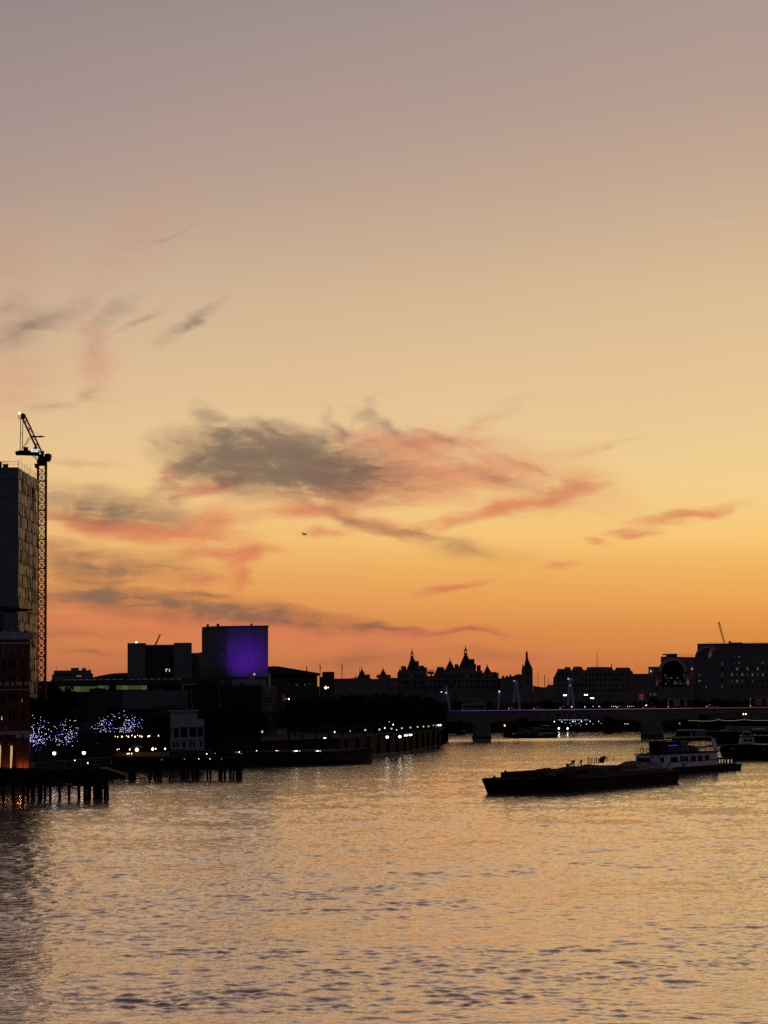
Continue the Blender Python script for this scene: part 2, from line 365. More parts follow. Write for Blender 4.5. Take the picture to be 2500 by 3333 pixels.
# ------------------------------------------------------------------ river
def build_river():
    rng = np.random.default_rng(7)
    ys = [30.0]
    while ys[-1] < 76: ys.append(ys[-1] + 2.0)
    while ys[-1] < 1300: ys.append(ys[-1] + max(0.12, ys[-1] * 0.0017))
    while ys[-1] < 9000: ys.append(ys[-1] * 1.06)
    ys = np.array(ys)
    inner = np.linspace(-0.20, 0.20, 900)
    outer = 0.20 + np.geomspace(0.002, 5.0, 40)
    us = np.concatenate([-outer[::-1], inner, outer])
    Yg, Ug = np.meshgrid(ys, us, indexing='ij')
    Xg = Ug * (Yg + 12)
    dx = 0.40 / 900 * (Yg + 12); dy = np.gradient(ys)[:, None] * np.ones_like(Xg)
    Z = np.zeros_like(Xg)
    # slow value noise that groups the chop into gusts
    def vnoise(x, y, seed):
        r = np.random.default_rng(seed); T = r.random((256, 256))
        xi = np.floor(x).astype(int); yi = np.floor(y).astype(int); fx = x - xi; fy = y - yi
        fx = fx * fx * (3 - 2 * fx); fy = fy * fy * (3 - 2 * fy)
        g = lambda a, b: T[a % 256, b % 256]
        return (g(xi, yi) * (1 - fx) + g(xi + 1, yi) * fx) * (1 - fy) + (g(xi, yi + 1) * (1 - fx) + g(xi + 1, yi + 1) * fx) * fy
    nwav = 110
    lams = np.exp(rng.uniform(math.log(0.26), math.log(2.4), nwav))
    wx = (vnoise(Xg / 7, Yg / 7, 1) - .5) * 2.2 + (vnoise(Xg / 2.3, Yg / 2.3, 2) - .5) * 0.7
    wy = (vnoise(Xg / 7 + 40, Yg / 7, 3) - .5) * 2.2 + (vnoise(Xg / 2.3 + 9, Yg / 2.3, 4) - .5) * 0.7
    XX = Xg + wx; YY = Yg + wy
    ga = vnoise(Xg / 17, Yg / 11, 5) * 0.6 + vnoise(Xg / 5, Yg / 3.5, 6) * 0.4
    gb = vnoise(Xg / 9 + 7, Yg / 6, 8) * 0.6 + vnoise(Xg / 3, Yg / 2.2 + 3, 9) * 0.4
    for i, lam in enumerate(lams):
        th = rng.normal(0, 0.80) + math.pi / 2 + 0.12
        k = 2 * math.pi / lam
        kx, ky = k * math.cos(th), k * math.sin(th)
        slope = WAVE_SLOPE * math.sqrt(2 / nwav) * 1.0
        a = slope / k
        eff = lam / np.maximum(np.abs(math.cos(th)) * dx, np.abs(math.sin(th)) * dy)
        wgt = np.clip((eff - 2.2) / 2.0, 0, 1)
        ph = rng.uniform(0, 2 * math.pi)
        arg = kx * XX + ky * YY + ph
        g = ga if i % 2 else gb
        s = np.sin(arg)
        s = 2 * np.power(0.5 + 0.5 * s, 1.7) - 0.85
        Z += a * wgt * s * (0.15 + 2.8 * g ** 1.9)
    # wash of a boat that has gone through the bridge: one long low wave right across
    yw = 862 + 6 * np.sin(Xg / 45.0) + 0.02 * Xg
    Z += 0.5 * np.exp(-((Yg - yw) / 3.0) ** 2) - 0.25 * np.exp(-((Yg - yw - 8) / 4.0) ** 2)
    Z += 0.10 * np.exp(-((Yg - yw + 38) / 4.0) ** 2) * (0.5 + vnoise(Xg / 30, Yg / 30, 12))
    ny, nx = Xg.shape
    co = np.stack([Xg, Yg, Z], -1).reshape(-1, 3).astype(np.float32)
    me = bpy.data.meshes.new('river'); me.vertices.add(ny * nx); me.vertices.foreach_set('co', co.ravel())
    ii, jj = np.meshgrid(np.arange(ny - 1), np.arange(nx - 1), indexing='ij')
    a = (ii * nx + jj).ravel(); q = np.stack([a, a + 1, a + nx + 1, a + nx], -1).astype(np.int32)
    nf = len(q); me.loops.add(nf * 4); me.loops.foreach_set('vertex_index', q.ravel())
    me.polygons.add(nf); me.polygons.foreach_set('loop_start', np.arange(0, nf * 4, 4, dtype=np.int32))
    me.polygons.foreach_set('use_smooth', np.ones(nf, dtype=bool)); me.update(calc_edges=True); me.validate()
    o = bpy.data.objects.new('river', me); COL.objects.link(o)
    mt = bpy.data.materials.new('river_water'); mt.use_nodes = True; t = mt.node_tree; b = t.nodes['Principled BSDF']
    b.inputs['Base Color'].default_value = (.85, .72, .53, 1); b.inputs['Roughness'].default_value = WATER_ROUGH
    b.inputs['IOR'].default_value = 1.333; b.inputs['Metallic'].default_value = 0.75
    tcn = t.nodes.new('ShaderNodeTexCoord'); mp = t.nodes.new('ShaderNodeMapping'); mp.inputs['Scale'].default_value = (0.75, 1.0, 1)
    t.links.new(tcn.outputs['Object'], mp.inputs[0])
    n1 = t.nodes.new('ShaderNodeTexNoise'); n1.inputs['Scale'].default_value = 2.6; n1.inputs['Detail'].default_value = 4; n1.inputs['Roughness'].default_value = .55
    n1.inputs['Distortion'].default_value = 0.6
    t.links.new(mp.outputs[0], n1.inputs['Vector'])
    n2 = t.nodes.new('ShaderNodeTexNoise'); n2.inputs['Scale'].default_value = 0.55; n2.inputs['Detail'].default_value = 3
    t.links.new(mp.outputs[0], n2.inputs['Vector'])
    ad = t.nodes.new('ShaderNodeMath'); ad.operation = 'MULTIPLY_ADD'; ad.inputs[1].default_value = 2.0
    t.links.new(n2.outputs[0], ad.inputs[0]); t.links.new(n1.outputs[0], ad.inputs[2])
    bn = t.nodes.new('ShaderNodeBump'); bn.inputs['Strength'].default_value = 1.0; bn.inputs['Distance'].default_value = WATER_BUMP
    t.links.new(ad.outputs[0], bn.inputs['Height']); t.links.new(bn.outputs[0], b.inputs['Normal'])
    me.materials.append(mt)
    tag(o, kind='structure')
WAVE_SLOPE = 0.105
WATER_ROUGH = 0.035
WATER_BUMP = 0.035
build_river()

# ================================================================== ground and banks
QZ = 4.2
def bank_pt(px, py): 
    v = gp(px, py, 0.0); return (v.x, v.y)
EDGE = [(-64, 150), (-61, 345), bank_pt(100, 2535), bank_pt(400, 2508), bank_pt(785, 2494), bank_pt(1100, 2476), bank_pt(1300, 2447), bank_pt(1428, 2424)]
EDGE += [(23, 880), (24, 1000), (24, 1160)]
def ground():
    b = MB(); e = EDGE
    pts = e + [(24, 9000), (-9000, 9000), (-9000, 150)]
    b.prism(pts, -3, QZ - 0.35)
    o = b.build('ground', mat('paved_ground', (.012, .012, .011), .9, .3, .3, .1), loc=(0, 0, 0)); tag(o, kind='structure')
    b = MB(); b.prism([(24.01, 1162), (9000, 1150), (9000, 9000), (24.01, 9000)], -3, QZ)
    o = b.build('far_bank', mat('far_paving', (.03, .029, .027), .9, .3, .3, .1), loc=(0, 0, 0)); tag(o, kind='structure')
    # muddy foreshore at the foot of the wall
    b = MB(); p0 = e[4]; 
    ins = [(x - .3, y + .3) for x, y in e[4:8]]
    outs = [(x + w, y - w * .8) for (x, y), w in zip(e[4:8], (1.0, 3.2, 3.0, .8))]
    b.prism([*outs, *ins[::-1]], -1.0, [.05] * 4 + [.55] * 4)
    o = b.build('foreshore', MUD, loc=(0, 0, 0)); tag(o, kind='structure')
ground()
def offset(poly, d):
    out = []
    for i, (x, y) in enumerate(poly):
        a = poly[max(i - 1, 0)]; c = poly[min(i + 1, len(poly) - 1)]
        t = Vector((c[0] - a[0], c[1] - a[1])).normalized()
        out.append((x + t.y * d, y - t.x * d))
    return out
# embankment wall of stone blocks with a coping and regular pilasters
def river_wall():
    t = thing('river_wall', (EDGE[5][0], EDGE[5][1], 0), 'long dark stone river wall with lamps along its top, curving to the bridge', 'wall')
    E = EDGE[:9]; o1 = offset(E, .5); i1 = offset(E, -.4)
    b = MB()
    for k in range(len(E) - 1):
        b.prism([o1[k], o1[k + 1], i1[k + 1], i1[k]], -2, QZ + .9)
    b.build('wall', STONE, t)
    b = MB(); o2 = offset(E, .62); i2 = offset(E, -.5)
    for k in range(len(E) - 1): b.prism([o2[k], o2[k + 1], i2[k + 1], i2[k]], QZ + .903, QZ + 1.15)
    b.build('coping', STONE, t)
    for k in range(4, 8):
        a = Vector(E[k] + (0,)); c = Vector(E[k + 1] + (0,)); d = c - a; n = max(1, int(d.length / 16))
        for j in range(n):
            p = a + d * ((j + .5) / n); b = MB()
            tt = d.normalized(); q = Vector((tt.y, -tt.x, 0))
            c1 = p + q * .55 - tt * .7; c2 = p + q * 1.1 - tt * .7; c3 = p + q * 1.1 + tt * .7; c4 = p + q * .55 + tt * .7
            b.prism([(c1.x, c1.y), (c2.x, c2.y), (c3.x, c3.y), (c4.x, c4.y)], -2, QZ + .6)
            b.build('pilaster', STONE, t)
river_wall()

# ================================================================== generic pieces
SKEW = [None]
def pxbox(b, x0, x1, yt, yb, Y, dep, zbase=None):
    """box whose front stands Y metres up-river and spans those photo pixels"""
    A = at(x0, (yt + yb) / 2, Y); B = at(x1, (yt + yb) / 2, Y); T = at((x0 + x1) / 2, yt, Y).z; Bo = at((x0 + x1) / 2, yb, Y).z
    if zbase is not None: Bo = zbase
    b.slab([(A.x, Bo), (B.x, Bo), (B.x, T), (A.x, T)], Y, Y + dep, (A.x + B.x) / 2 / Y if SKEW[0] is None else SKEW[0]); return b
def pxprof(b, pts, Y, dep):
    pp = [(at(x, y, Y).x, at(x, y, Y).z) for x, y in pts]
    b.slab(pp, Y, Y + dep, sum(p[0] for p in pp) / len(pp) / Y if SKEW[0] is None else SKEW[0]); return b
def window_mesh(w, h, glassmat, name='window', fr=0.09):
    pass
def add_window(parent, px, py, Y, w, h, g, frame=None, fm=None):
    """one window: a frame ring standing 5 cm off the wall, with its pane as sub-part"""
    c = at(px, py, Y); f = .08 if frame is None else frame
    b = MB(); x0, x1, z0, z1 = c.x - w / 2, c.x + w / 2, c.z - h / 2, c.z + h / 2
    b.box(x0 - f, x0, Y - .06, Y - .004, z0 - f, z1 + f).box(x1, x1 + f, Y - .06, Y - .004, z0 - f, z1 + f)
    b.box(x0, x1, Y - .06, Y - .004, z1, z1 + f).box(x0, x1, Y - .06, Y - .004, z0 - f, z0)
    o = b.build('window', fm or DARK, parent)
    p = MB(); p.box(x0, x1, Y - .03, Y - .006, z0, z1); p.build('pane', g, o)
    return o

# ================================================================== red brick wharf building
def wharf():
    Y = 350.0
    t = thing('brick_building', at(40, 2515, Y), 'red brick riverside building with pale stone bands and barrel dormers at the left edge', 'building')
    xr = at(97, 2300, Y).x
    x0 = xr - 22; zb = 2.0
    Z = lambda py: at(50, py, Y).z
    b = MB(); b.slab([(x0, zb), (xr, zb), (xr, Z(2083)), (x0, Z(2083))], Y, Y + 26, -.165); b.build('wall', BRICK, t)
    def band(y0, y1, pr, m, name='stone_band', xa=None, xb=None):
        q = MB(); q.box(x0 - .05 if xa is None else at(xa, y0, Y).x, xr + pr if xb is None else at(xb, y0, Y).x, Y - pr, Y - .003, Z(y1), Z(y0)); return q.build(name, m, t)
    band(2062, 2081, .45, STONEP, 'cornice'); band(2090, 2097, .25, STONEP); band(2243, 2246.5, .15, STONEP)
    for xa, xb in ((-60, -22), (-18, 8), (15, 29), (37, 48), (53, 73), (79, 97)): band(2219, 2231, .14, STONEP, 'stone_band', xa, xb)
    band(2379, 2391, .4, STONEP, 'cornice')
    q = MB(); q.slab([(x0, Z(2083) + .002), (xr, Z(2083) + .002), (xr, Z(2062)), (x0, Z(2062))], Y - .2, Y + 25, -.165); q.build('parapet', STONEP, t)
    # brick piers between the bays, a shadowed slot between them
    for xa, xb in ((54, 72), (81, 97), (-12, -2)):
        q = MB(); q.box(at(xa, 2200, Y).x, at(xb, 2200, Y).x, Y - .35, Y - .003, zb, Z(2392)); q.box(at(xa, 2200, Y).x, at(xb, 2200, Y).x, Y - .13, Y - .003, Z(2378), Z(2247)); q.build('pier', BRICK, t)
        q = MB(); q.box(at(xa - 1.5, 2400, Y).x, at(xb + 1.5, 2400, Y).x, Y - .45, Y - .36, Z(2402), Z(2391.5)); q.build('pier_capital', STONEP, t)
    # barrel dormers on the roof
    for cx in (58, 84, 5, 28):
        r = 9 if cx > 50 else 7
        c = at(cx, 2062, Y); rr = r * Y / F
        prof = [(c.x + rr * math.cos(a), c.z + 1.25 * rr * math.sin(a)) for a in [math.pi * i / 10 for i in range(11)]]
        q = MB(); q.slab(prof, Y + .2, Y + 9); d = q.build('dormer', SLATE, t)
        q = MB(); rr2 = rr * .75; prof = [(c.x + rr2 * math.cos(a), c.z + 1.25 * rr2 * math.sin(a)) for a in [math.pi * i / 10 for i in range(11)]]
        q.slab(prof, Y + .12, Y + .195); q.build('dormer_light', GREYP, d)
    # windows floor by floor
    rows = [(2112, 24, [(10.5, 1), (31, 1), (46, 1), (74, 1)], 3.2), (2165, 27, [(12, 0), (33, 0), (46, 0), (73, 0)], 5), (2214, 22, [(12, 0), (34, 0), (47, 0), (76, 0)], 4.5),
            (2270, 24, [(10, 2), (33, 2), (48, 2), (73, 0)], 6), (2328, 30, [(7, 0), (33, 0), (47, 0), (76, 0)], 5), (2112, 24, [(-8, 0), (-25, 1)], 3.2), (2328, 28, [(-12, 0)], 5), (2270, 24, [(-12, 0)], 5)]
    wl = mat('stone_mullion_window', (.25, .22, .17), .7)
    for yc, hh, xs, ww in rows:
        for x, k in xs:
            add_window(t, x, yc, Y, ww * Y / F, hh * Y / F, GLASS, fm=(STONEP if k == 1 else DARK), frame=.07 if k else .05)
    # pale blinds half drawn in two windows
    for x, y in ((70.5, 2277), (5.5, 2336)):
        c = at(x, y, Y); q = MB(); q.slab([(c.x - .06, c.z - .35), (c.x + .14, c.z - .35), (c.x + .01, c.z + .38)], Y - .055, Y - .035); q.build('blind', glow('lit_blind', (1, .95, .8), .5), t)
    # ground floor: lit openings and the warm uplights on the brick
    for xa, xb, yt, yb in ((-9, 3.5, 2425, 2504), (33, 41, 2424, 2508)):
        q = MB(); A = at(xa, 2460, Y); B = at(xb, 2460, Y)
        q.slab([(A.x, Z(yb)), (B.x - .12, Z(yb)), (B.x, Z(yt) - .6), (B.x - .05, Z(yt)), (A.x + .2, Z(yt))] if xa < 0 else [(A.x, Z(yb)), (A.x + .22, Z(yb)), (B.x, Z(yt) - 1.2), (B.x, Z(yt)), (A.x + .06, Z(yt))], Y - .04, Y - .01)
        q.build('lit_entrance', glow('entrance_glow', (1.0, .62, .22), .55), t)
    for x, y, w in ((2, 2420, 10), (34, 2423, 17)):
        q = MB(); pxbox(q, x - w / 2, x + w / 2, y - 3, y + 5, Y - .9, .85); q.build('stone_hood', STONEP, t)
    c = at(22, 2372, Y); q = MB()
    for i in range(12):
        a0, a1 = math.pi * i / 12, math.pi * (i + 1) / 12
        q.tube((c.x + .19 * math.cos(a0), Y - .5, c.z + .42 * math.sin(a0)), (c.x + .19 * math.cos(a1), Y - .5, c.z + .42 * math.sin(a1)), .06)
    q.tube((c.x - .19, Y - .5, c.z), (c.x - .19, Y - .5, c.z - .5), .06).tube((c.x + .19, Y - .5, c.z), (c.x + .19, Y - .5, c.z - .5), .06); q.build('finial', STONEP, t)
    for x, e in ((70, 30), (88, 8), (16, 10)):
        ld = bpy.data.lights.new('wall_uplight', 'POINT'); ld.energy = e * 0.9; ld.color = (1, .42, .08); ld.shadow_soft_size = .15
        lo = bpy.data.objects.new('wall_uplight', ld); COL.objects.link(lo); lo.parent = t
        p = at(x, 2496, Y - .9); lo.location = p - t.location
wharf()

# glass block with a cantilevered roof just behind it
def glassblock():
    Y = 392.0
    t = thing('glass_building', at(-20, 2400, Y), 'glazed block under a thin jutting roof wing, behind the red brick building', 'building')
    q = MB(); pxbox(q, -140, 12, 1990, 2420, Y, 25, 3); q.build('wall', mat('green_grey_glass', (.05, .055, .05), .3, .3, 1, 0, spec=.5), t)
    A = at(67, 1972, Y - 5); 
    zt = at(20, 1966, Y).z; x0 = at(-140, 1966, Y).x; x1 = A.x
    q = MB(); q.add([(x0, Y - 4, zt + .35), (x0, Y + 22, zt + .35), (x1, Y + 10, A.z), (x1, Y + 9, A.z), (x0, Y - 4, zt - .9), (x0, Y + 22, zt - .9), (x1, Y + 10, A.z - .12), (x1, Y + 9, A.z - .12)],
                    [(0, 3, 2, 1), (4, 5, 6, 7), (0, 4, 7, 3), (3, 7, 6, 2), (2, 6, 5, 1), (1, 5, 4, 0)]); q.build('roof', DARK, t)
    for i in range(6):
        q = MB(); x = at(-4 - i * 22, 2000, Y).x; q.box(x, x + .12, Y - .15, Y - .004, 5, zt - 1); q.build('mullion', DARK, t)
glassblock()

# ================================================================== tower wrapped in sheeting
def wrapped_tower():
    Y = 450.0
    A = at(60, 1520, Y); x1 = A.x; zt = A.z
    # far corner of the side face, where its top edge appears at pixel (118,1563)
    Y2 = 476.0
    t = thing('wrapped_tower', (x1 - 12, Y, QZ), 'tall tower under construction wrapped in grey sheeting, beside the red crane', 'tower')
    sheet = bpy.data.materials.new('scaffold_sheeting'); sheet.use_nodes = True; s = sheet.node_tree; bs = s.nodes['Principled BSDF']
    bs.inputs['Roughness'].default_value = .42; bs.inputs['Specular IOR Level'].default_value = .5
    tcn = s.nodes.new('ShaderNodeTexCoord'); mp = s.nodes.new('ShaderNodeMapping'); mp.inputs['Scale'].default_value = (1, .5, .12)
    s.links.new(tcn.outputs['Object'], mp.inputs[0])
    n = s.nodes.new('ShaderNodeTexNoise'); n.inputs['Scale'].default_value = 2.2; n.inputs['Detail'].default_value = 6; s.links.new(mp.outputs[0], n.inputs['Vector'])
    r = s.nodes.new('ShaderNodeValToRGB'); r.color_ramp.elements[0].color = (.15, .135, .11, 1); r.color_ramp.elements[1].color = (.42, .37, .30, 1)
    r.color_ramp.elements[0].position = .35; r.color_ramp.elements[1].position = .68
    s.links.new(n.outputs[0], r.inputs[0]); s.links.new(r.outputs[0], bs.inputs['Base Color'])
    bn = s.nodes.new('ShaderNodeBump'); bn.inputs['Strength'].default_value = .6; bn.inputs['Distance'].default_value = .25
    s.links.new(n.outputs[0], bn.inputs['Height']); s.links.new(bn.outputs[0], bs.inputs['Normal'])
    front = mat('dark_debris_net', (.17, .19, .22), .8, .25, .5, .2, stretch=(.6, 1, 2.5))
    q = MB(); q.box(x1 - 24, x1 - .4, Y + .4, Y2, QZ - .4, zt); q.build('building_frame', CONCD, t)
    q = MB()                                                    # front sheets, hung in strips with slightly uneven laps
    rnd = random.Random(3); z = QZ
    while z < zt - .5:
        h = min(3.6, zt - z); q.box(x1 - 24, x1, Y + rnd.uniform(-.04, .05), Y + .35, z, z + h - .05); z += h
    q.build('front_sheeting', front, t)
    # side sheets: grid of rippled panels
    q = MB(); z = QZ; rnd = random.Random(5)
    nz = 24
    for k in range(nz):
        za = QZ + (zt - QZ) * k / nz; zb = QZ + (zt - QZ) * (k + 1) / nz - .02
        nyy = 22
        for j in range(nyy):
            y0 = Y + .5 + (Y2 - Y - .5) * j / nyy; y1 = Y + .5 + (Y2 - Y - .5) * (j + 1) / nyy - .02
            a = rnd.uniform(0, .35); c = rnd.uniform(0, .35)
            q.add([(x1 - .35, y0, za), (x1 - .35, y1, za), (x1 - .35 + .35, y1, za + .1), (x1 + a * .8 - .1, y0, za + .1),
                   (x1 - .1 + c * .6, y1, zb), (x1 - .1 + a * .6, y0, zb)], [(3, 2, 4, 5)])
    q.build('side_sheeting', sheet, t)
    q = MB()                                                    # straps and seams over the sheets
    for k in range(1, nz, 1):
        z = QZ + (zt - QZ) * k / nz; pts = [(x1 + .32, Y + .4 + (Y2 - Y) * i / 8, z - .5 * math.sin(math.pi * i / 8) * rnd.uniform(.2, 1)) for i in range(9)]
        q.path(pts, .028 if k % 2 else .045, 4)
    for j in range(1, 6): q.path([(x1 + .3, Y + (Y2 - Y) * j / 6 + rnd.uniform(-1, 1), QZ + (zt - QZ) * i / 10) for i in range(11)], .03, 4)
    q.build('strapping', DARK, t)
    # scaffold poles standing above the top, guard rail
    for i, (px, py) in enumerate([(69, 1494), (59.5, 1494), (78, 1511), (85, 1512), (96, 1512), (91, 1520), (106, 1528), (111, 1538)]):
        f = (i) / 8; YY = Y + 1 + (Y2 - Y - 1) * max(0, (px - 60) / 58)
        p = at(px, py, YY); q = MB(); q.tube((x1 - .1, YY, zt - 2), (x1 - .1, YY, p.z + rnd.uniform(-.3, .3)), .035, n=5); q.build('scaffold_pole', DARK, t)
    q = MB(); q.path([(x1 - 24, Y + .1, zt + 1.1), (x1 - .1, Y + .1, zt + 1.1), (x1 - .1, Y2, zt + 1.1)], .035, 4); q.path([(x1 - 24, Y + .1, zt + .6), (x1 - .1, Y + .1, zt + .6), (x1 - .1, Y2, zt + .6)], .03, 4)
    for i in range(12): q.tube((x1 - .1 - i * 2, Y + .1, zt), (x1 - .1 - i * 2, Y + .1, zt + 1.15), .03, n=4)
    for px in (10, 18, 26): 
        p = at(px, 1500, Y + 3); q.tube((p.x, Y + 3, zt), (p.x, Y + 3, p.z), .04, n=4)
    q.build('guard_rail', DARK, t)
    q = MB(); pxbox(q, -6, 6, 1502, 1518, Y + 3, 3); pxbox(q, 10, 27, 1511, 1518, Y + 3, 3); q.build('roof_plant', CONCD, t)
wrapped_tower()

# ================================================================== tower crane
def crane():
    Y = 482.0; s = Y / F
    c = at(135, 2200, Y); ctop = at(136.5, 1500, Y); cx = (c.x + ctop.x) / 2
    t = thing('tower_crane', (cx, Y, QZ), 'red lattice tower crane with raised jib beside the wrapped tower', 'crane')
    w = 13 * s
    q = MB(); zt = ctop.z
    for sx in (-1, 1):
        for sy in (-1, 1): q.box(cx + sx * w - .12, cx + sx * w + .12, Y + sy * w - .12, Y + sy * w + .12, QZ, zt)
    z = QZ + 1; k = 0; step = 1.55
    while z + step < zt:
        for sy in (-1, 1):
            y = Y + sy * w
            q.tube((cx - w, y, z), (cx + w, y, z), .05, n=4)
            q.tube((cx - w, y, z), (cx + w, y, z + step), .065, n=4); q.tube((cx + w, y, z), (cx - w, y, z + step), .065, n=4)
        for sx in (-1, 1):
            x = cx + sx * w; q.tube((x, Y - w, z), (x, Y + w, z + step), .065, n=4); q.tube((x, Y - w, z), (x, Y + w, z), .05, n=4)
        if k % 4 == 0: q.box(cx - w, cx + w, Y - w - .06, Y - w + .1, z - .13, z + .13)
        z += step; k += 1
    q.build('mast', REDSTEEL, t)
    q = MB()
    for i in range(24):                                        # ladders and rest platforms inside the mast
        z = QZ + 2 + i * (zt - QZ - 4) / 24; q.box(cx - .5, cx + .3, Y - .3, Y + .3, z, z + .08); q.tube((cx - .3, Y, z), (cx + .1, Y, z + 2.2), .05, n=4)
    q.build('ladder', REDSTEEL, t)
    P = lambda px, py, dy=0: at(px, py, Y + dy)
    # slewing ring and collar platform
    q = MB(); pxbox(q, 120, 151, 1496, 1504, Y - 1, 2); pxbox(q, 122, 150, 1504, 1514, Y - .9, 1.8); q.build('slewing_ring', DARK, t)
    q = MB()
    pxprof(q, [(112, 1508), (120, 1510), (120, 1521), (114, 1520)], Y - 1.0, 2.0); q.build('collar_platform', DARK, t); q = MB(); pxprof(q, [(151, 1508), (154, 1508), (154, 1521), (151, 1521)], Y - 1.0, 2.0)
    q.build('collar_platform', DARK, t)
    q = MB(); pxprof(q, [(124, 1480), (141, 1475), (146, 1492), (150, 1497), (121, 1497), (124, 1492)], Y - .7, 1.4); q.build('slewing_tower', DARK, t)
    # cab
    q = MB(); pxprof(q, [(144.5, 1478), (157, 1475), (168, 1480), (168, 1487), (166, 1496), (160, 1501), (152, 1500), (148, 1492)], Y - 1.4, 1.6); cb = q.build('cab', DARK, t)
    q = MB(); pxprof(q, [(160.5, 1483), (166.5, 1482.5), (165.5, 1493), (160.5, 1493)], Y - 1.44, .03); q.build('cab_window', GREYP, cb)
    # machinery deck (counter jib) with ballast
    q = MB(); pxprof(q, [(49, 1470), (62, 1466), (128, 1466), (128, 1482), (110, 1481), (52, 1479)], Y - .8, 1.6); q.build('counter_jib', DARK, t)
    for bx in ((76, 92, 1455, 1466.5), (109, 121, 1455, 1466.5), (138, 144, 1467, 1476)): q = MB(); pxbox(q, *bx, Y - .5, 1.2); q.build('winch', DARK, t)
    q = MB(); pxprof(q, [(50, 1471.5), (60, 1469), (60, 1479), (53, 1479)], Y - 1.0, 2.0); q.build('counterweight', CONCD, t)
    # white board
    q = MB(); pxprof(q, [(100.5, 1461.5), (124.5, 1462), (124.5, 1471.5), (100.5, 1470.5)], Y - .88, .05); bd = q.build('sign_board', glow('lit_board', (.86, 1.0, .95), .85), t)
    q = MB()
    for i in range(8):
        x = 105 + i * 2.1; pxbox(q, x, x + 1.3, 1464.5 + .15 * i, 1467.2 + .15 * i, Y - .9, .015)
    q.build('sign_lettering', GREYP, bd)
    # A-frame struts under the counter jib
    for ka, kb, kr in (((104, 1481), (121, 1497), .09), ((112, 1482), (123, 1492), .07), ((139, 1478), (148, 1494), .13)): q = MB(); q.tube(P(*ka), P(*kb), kr, n=5); q.build('knee_brace', DARK, t)
    # luffing jib seen end on
    q = MB(); n = 9
    a0, a1 = P(138.5, 1477), P(83, 1356); b0, b1 = P(124, 1470), P(73, 1362)
    for dy in (-.5, .5):
        d = Vector((0, dy, 0)); q.tube(a0 + d, a1 + d, .13, n=5); q.tube(b0 + d, b1 + d, .14, n=5)
        for i in range(n):
            f = i / n; g = (i + 1) / n; q.tube(a0.lerp(a1, f) + d, b0.lerp(b1, g) + d, .05, n=4)
            if i % 2 == 0: q.tube(a0.lerp(a1, f) + d, b0.lerp(b1, f) + d, .07, n=4)
    q.build('jib', REDSTEEL, t)
    q = MB(); pxprof(q, [(67, 1360), (67.5, 1350), (72, 1344), (77, 1345), (84, 1350), (83, 1358), (76, 1364)], Y - .7, 1.4); q.build('jib_head', REDSTEEL, t)
    q = MB(); q.path([P(70, 1361), P(59.5, 1362), P(59.5, 1350), P(64, 1349), P(64, 1361)], .05, 4); q.build('head_platform', DARK, t)
    q = MB(); q.tube(P(67.5, 1362), P(65.5, 1468), .08, n=4); q.tube(P(75, 1366), P(72.5, 1464), .08, n=4); q.tube(P(67, 1411), P(73.5, 1410), .05, n=4); q.build('pendant_ropes', DARK, t)
    q = MB(); q.tube(P(72, 1460), P(99, 1418), .06, n=4); q.tube(P(78, 1458), P(101, 1424), .06, n=4); q.tube(P(69, 1466), P(73, 1460), .06, n=4); q.build('back_stay', DARK, t)
    q = MB(); q.tube(P(78, 1370), P(92, 1452), .018, n=3); q.tube(P(80, 1368), P(121, 1456), .02, n=3); q.tube(P(108, 1402), P(134, 1418), .018, n=3); q.build('hoist_rope', DARK, t)
    q = MB(); q.box(P(106, 1420).x, P(141, 1420).x, Y - .5, Y + .5, P(120, 1423).z, P(120, 1419.5).z); q.tube(P(140, 1420.5), P(149, 1420), .05, n=4); q.build('jib_walkway', REDSTEEL, t)
    q = MB(); q.ball(P(63, 1345), .28, 8, 6); q.build('warning_lamp', glow('crane_lamp', (1, .75, .45), 2.5), t)
crane()

# ================================================================== south bank buildings
def bldg(name, label, cat, boxes, mt, Y, base=None, group=None, part='wall', loc=None):
    """a building made of box/profile masses; the first gives its place"""
    xs = [p for bx in boxes for p in ([bx[0], bx[1]] if not isinstance(bx[0], (tuple, list)) else [q[0] for q in bx[0]])]
    c = at((min(xs) + max(xs)) / 2, 2300, Y)
    t = thing(name, (c.x, Y, QZ if base is None else base), label, cat, group)
    SKEW[0] = c.x / Y
    for bx in boxes:
        q = MB()
        if isinstance(bx[0], (tuple, list)):
            pts, dy, dep, mm, nm = bx; pxprof(q, pts, Y + dy, dep)
        else:
            x0, x1, yt, yb, dy, dep, mm, nm = bx; pxbox(q, x0, x1, yt, yb, Y + dy, dep)
        q.build(nm or part, mm or mt, t)
    SKEW[0] = None
    return t
def lamp_spot(px, py, Y, r, g, name, label, cat, group=None, post=None, mt=None):
    """a lamp: its glowing globe on a post or bracket"""
    p = at(px, py, Y)
    if post:
        t = thing(name, (p.x, Y, p.z - post), label, cat, group)
        q = MB(); q.tube((p.x, Y, p.z - post), (p.x, Y, p.z - r), .08, .05, n=6); q.frustum(p.x, Y, p.z - post, p.z - post + .5, .16, .16, .09, .09, n=8, ph=0); q.build('post', mt or DARK, t)
        q = MB(); q.ball(p, r, 8, 6); q.build('globe', g, t)
        q = MB(); q.frustum(p.x, Y, p.z + r * .8, p.z + r * 1.25, r * .7, r * .7, .03, .03, n=8, ph=0); q.build('cap', mt or DARK, t)
    else:
        q = MB(); q.ball(p, r, 8, 6); q.tube((p.x, Y, p.z + r * .9), (p.x, Y + .4, p.z + r * 1.6), .03, n=4)
        t = q.build(name, g); tag(t, label, cat, group)
    return t

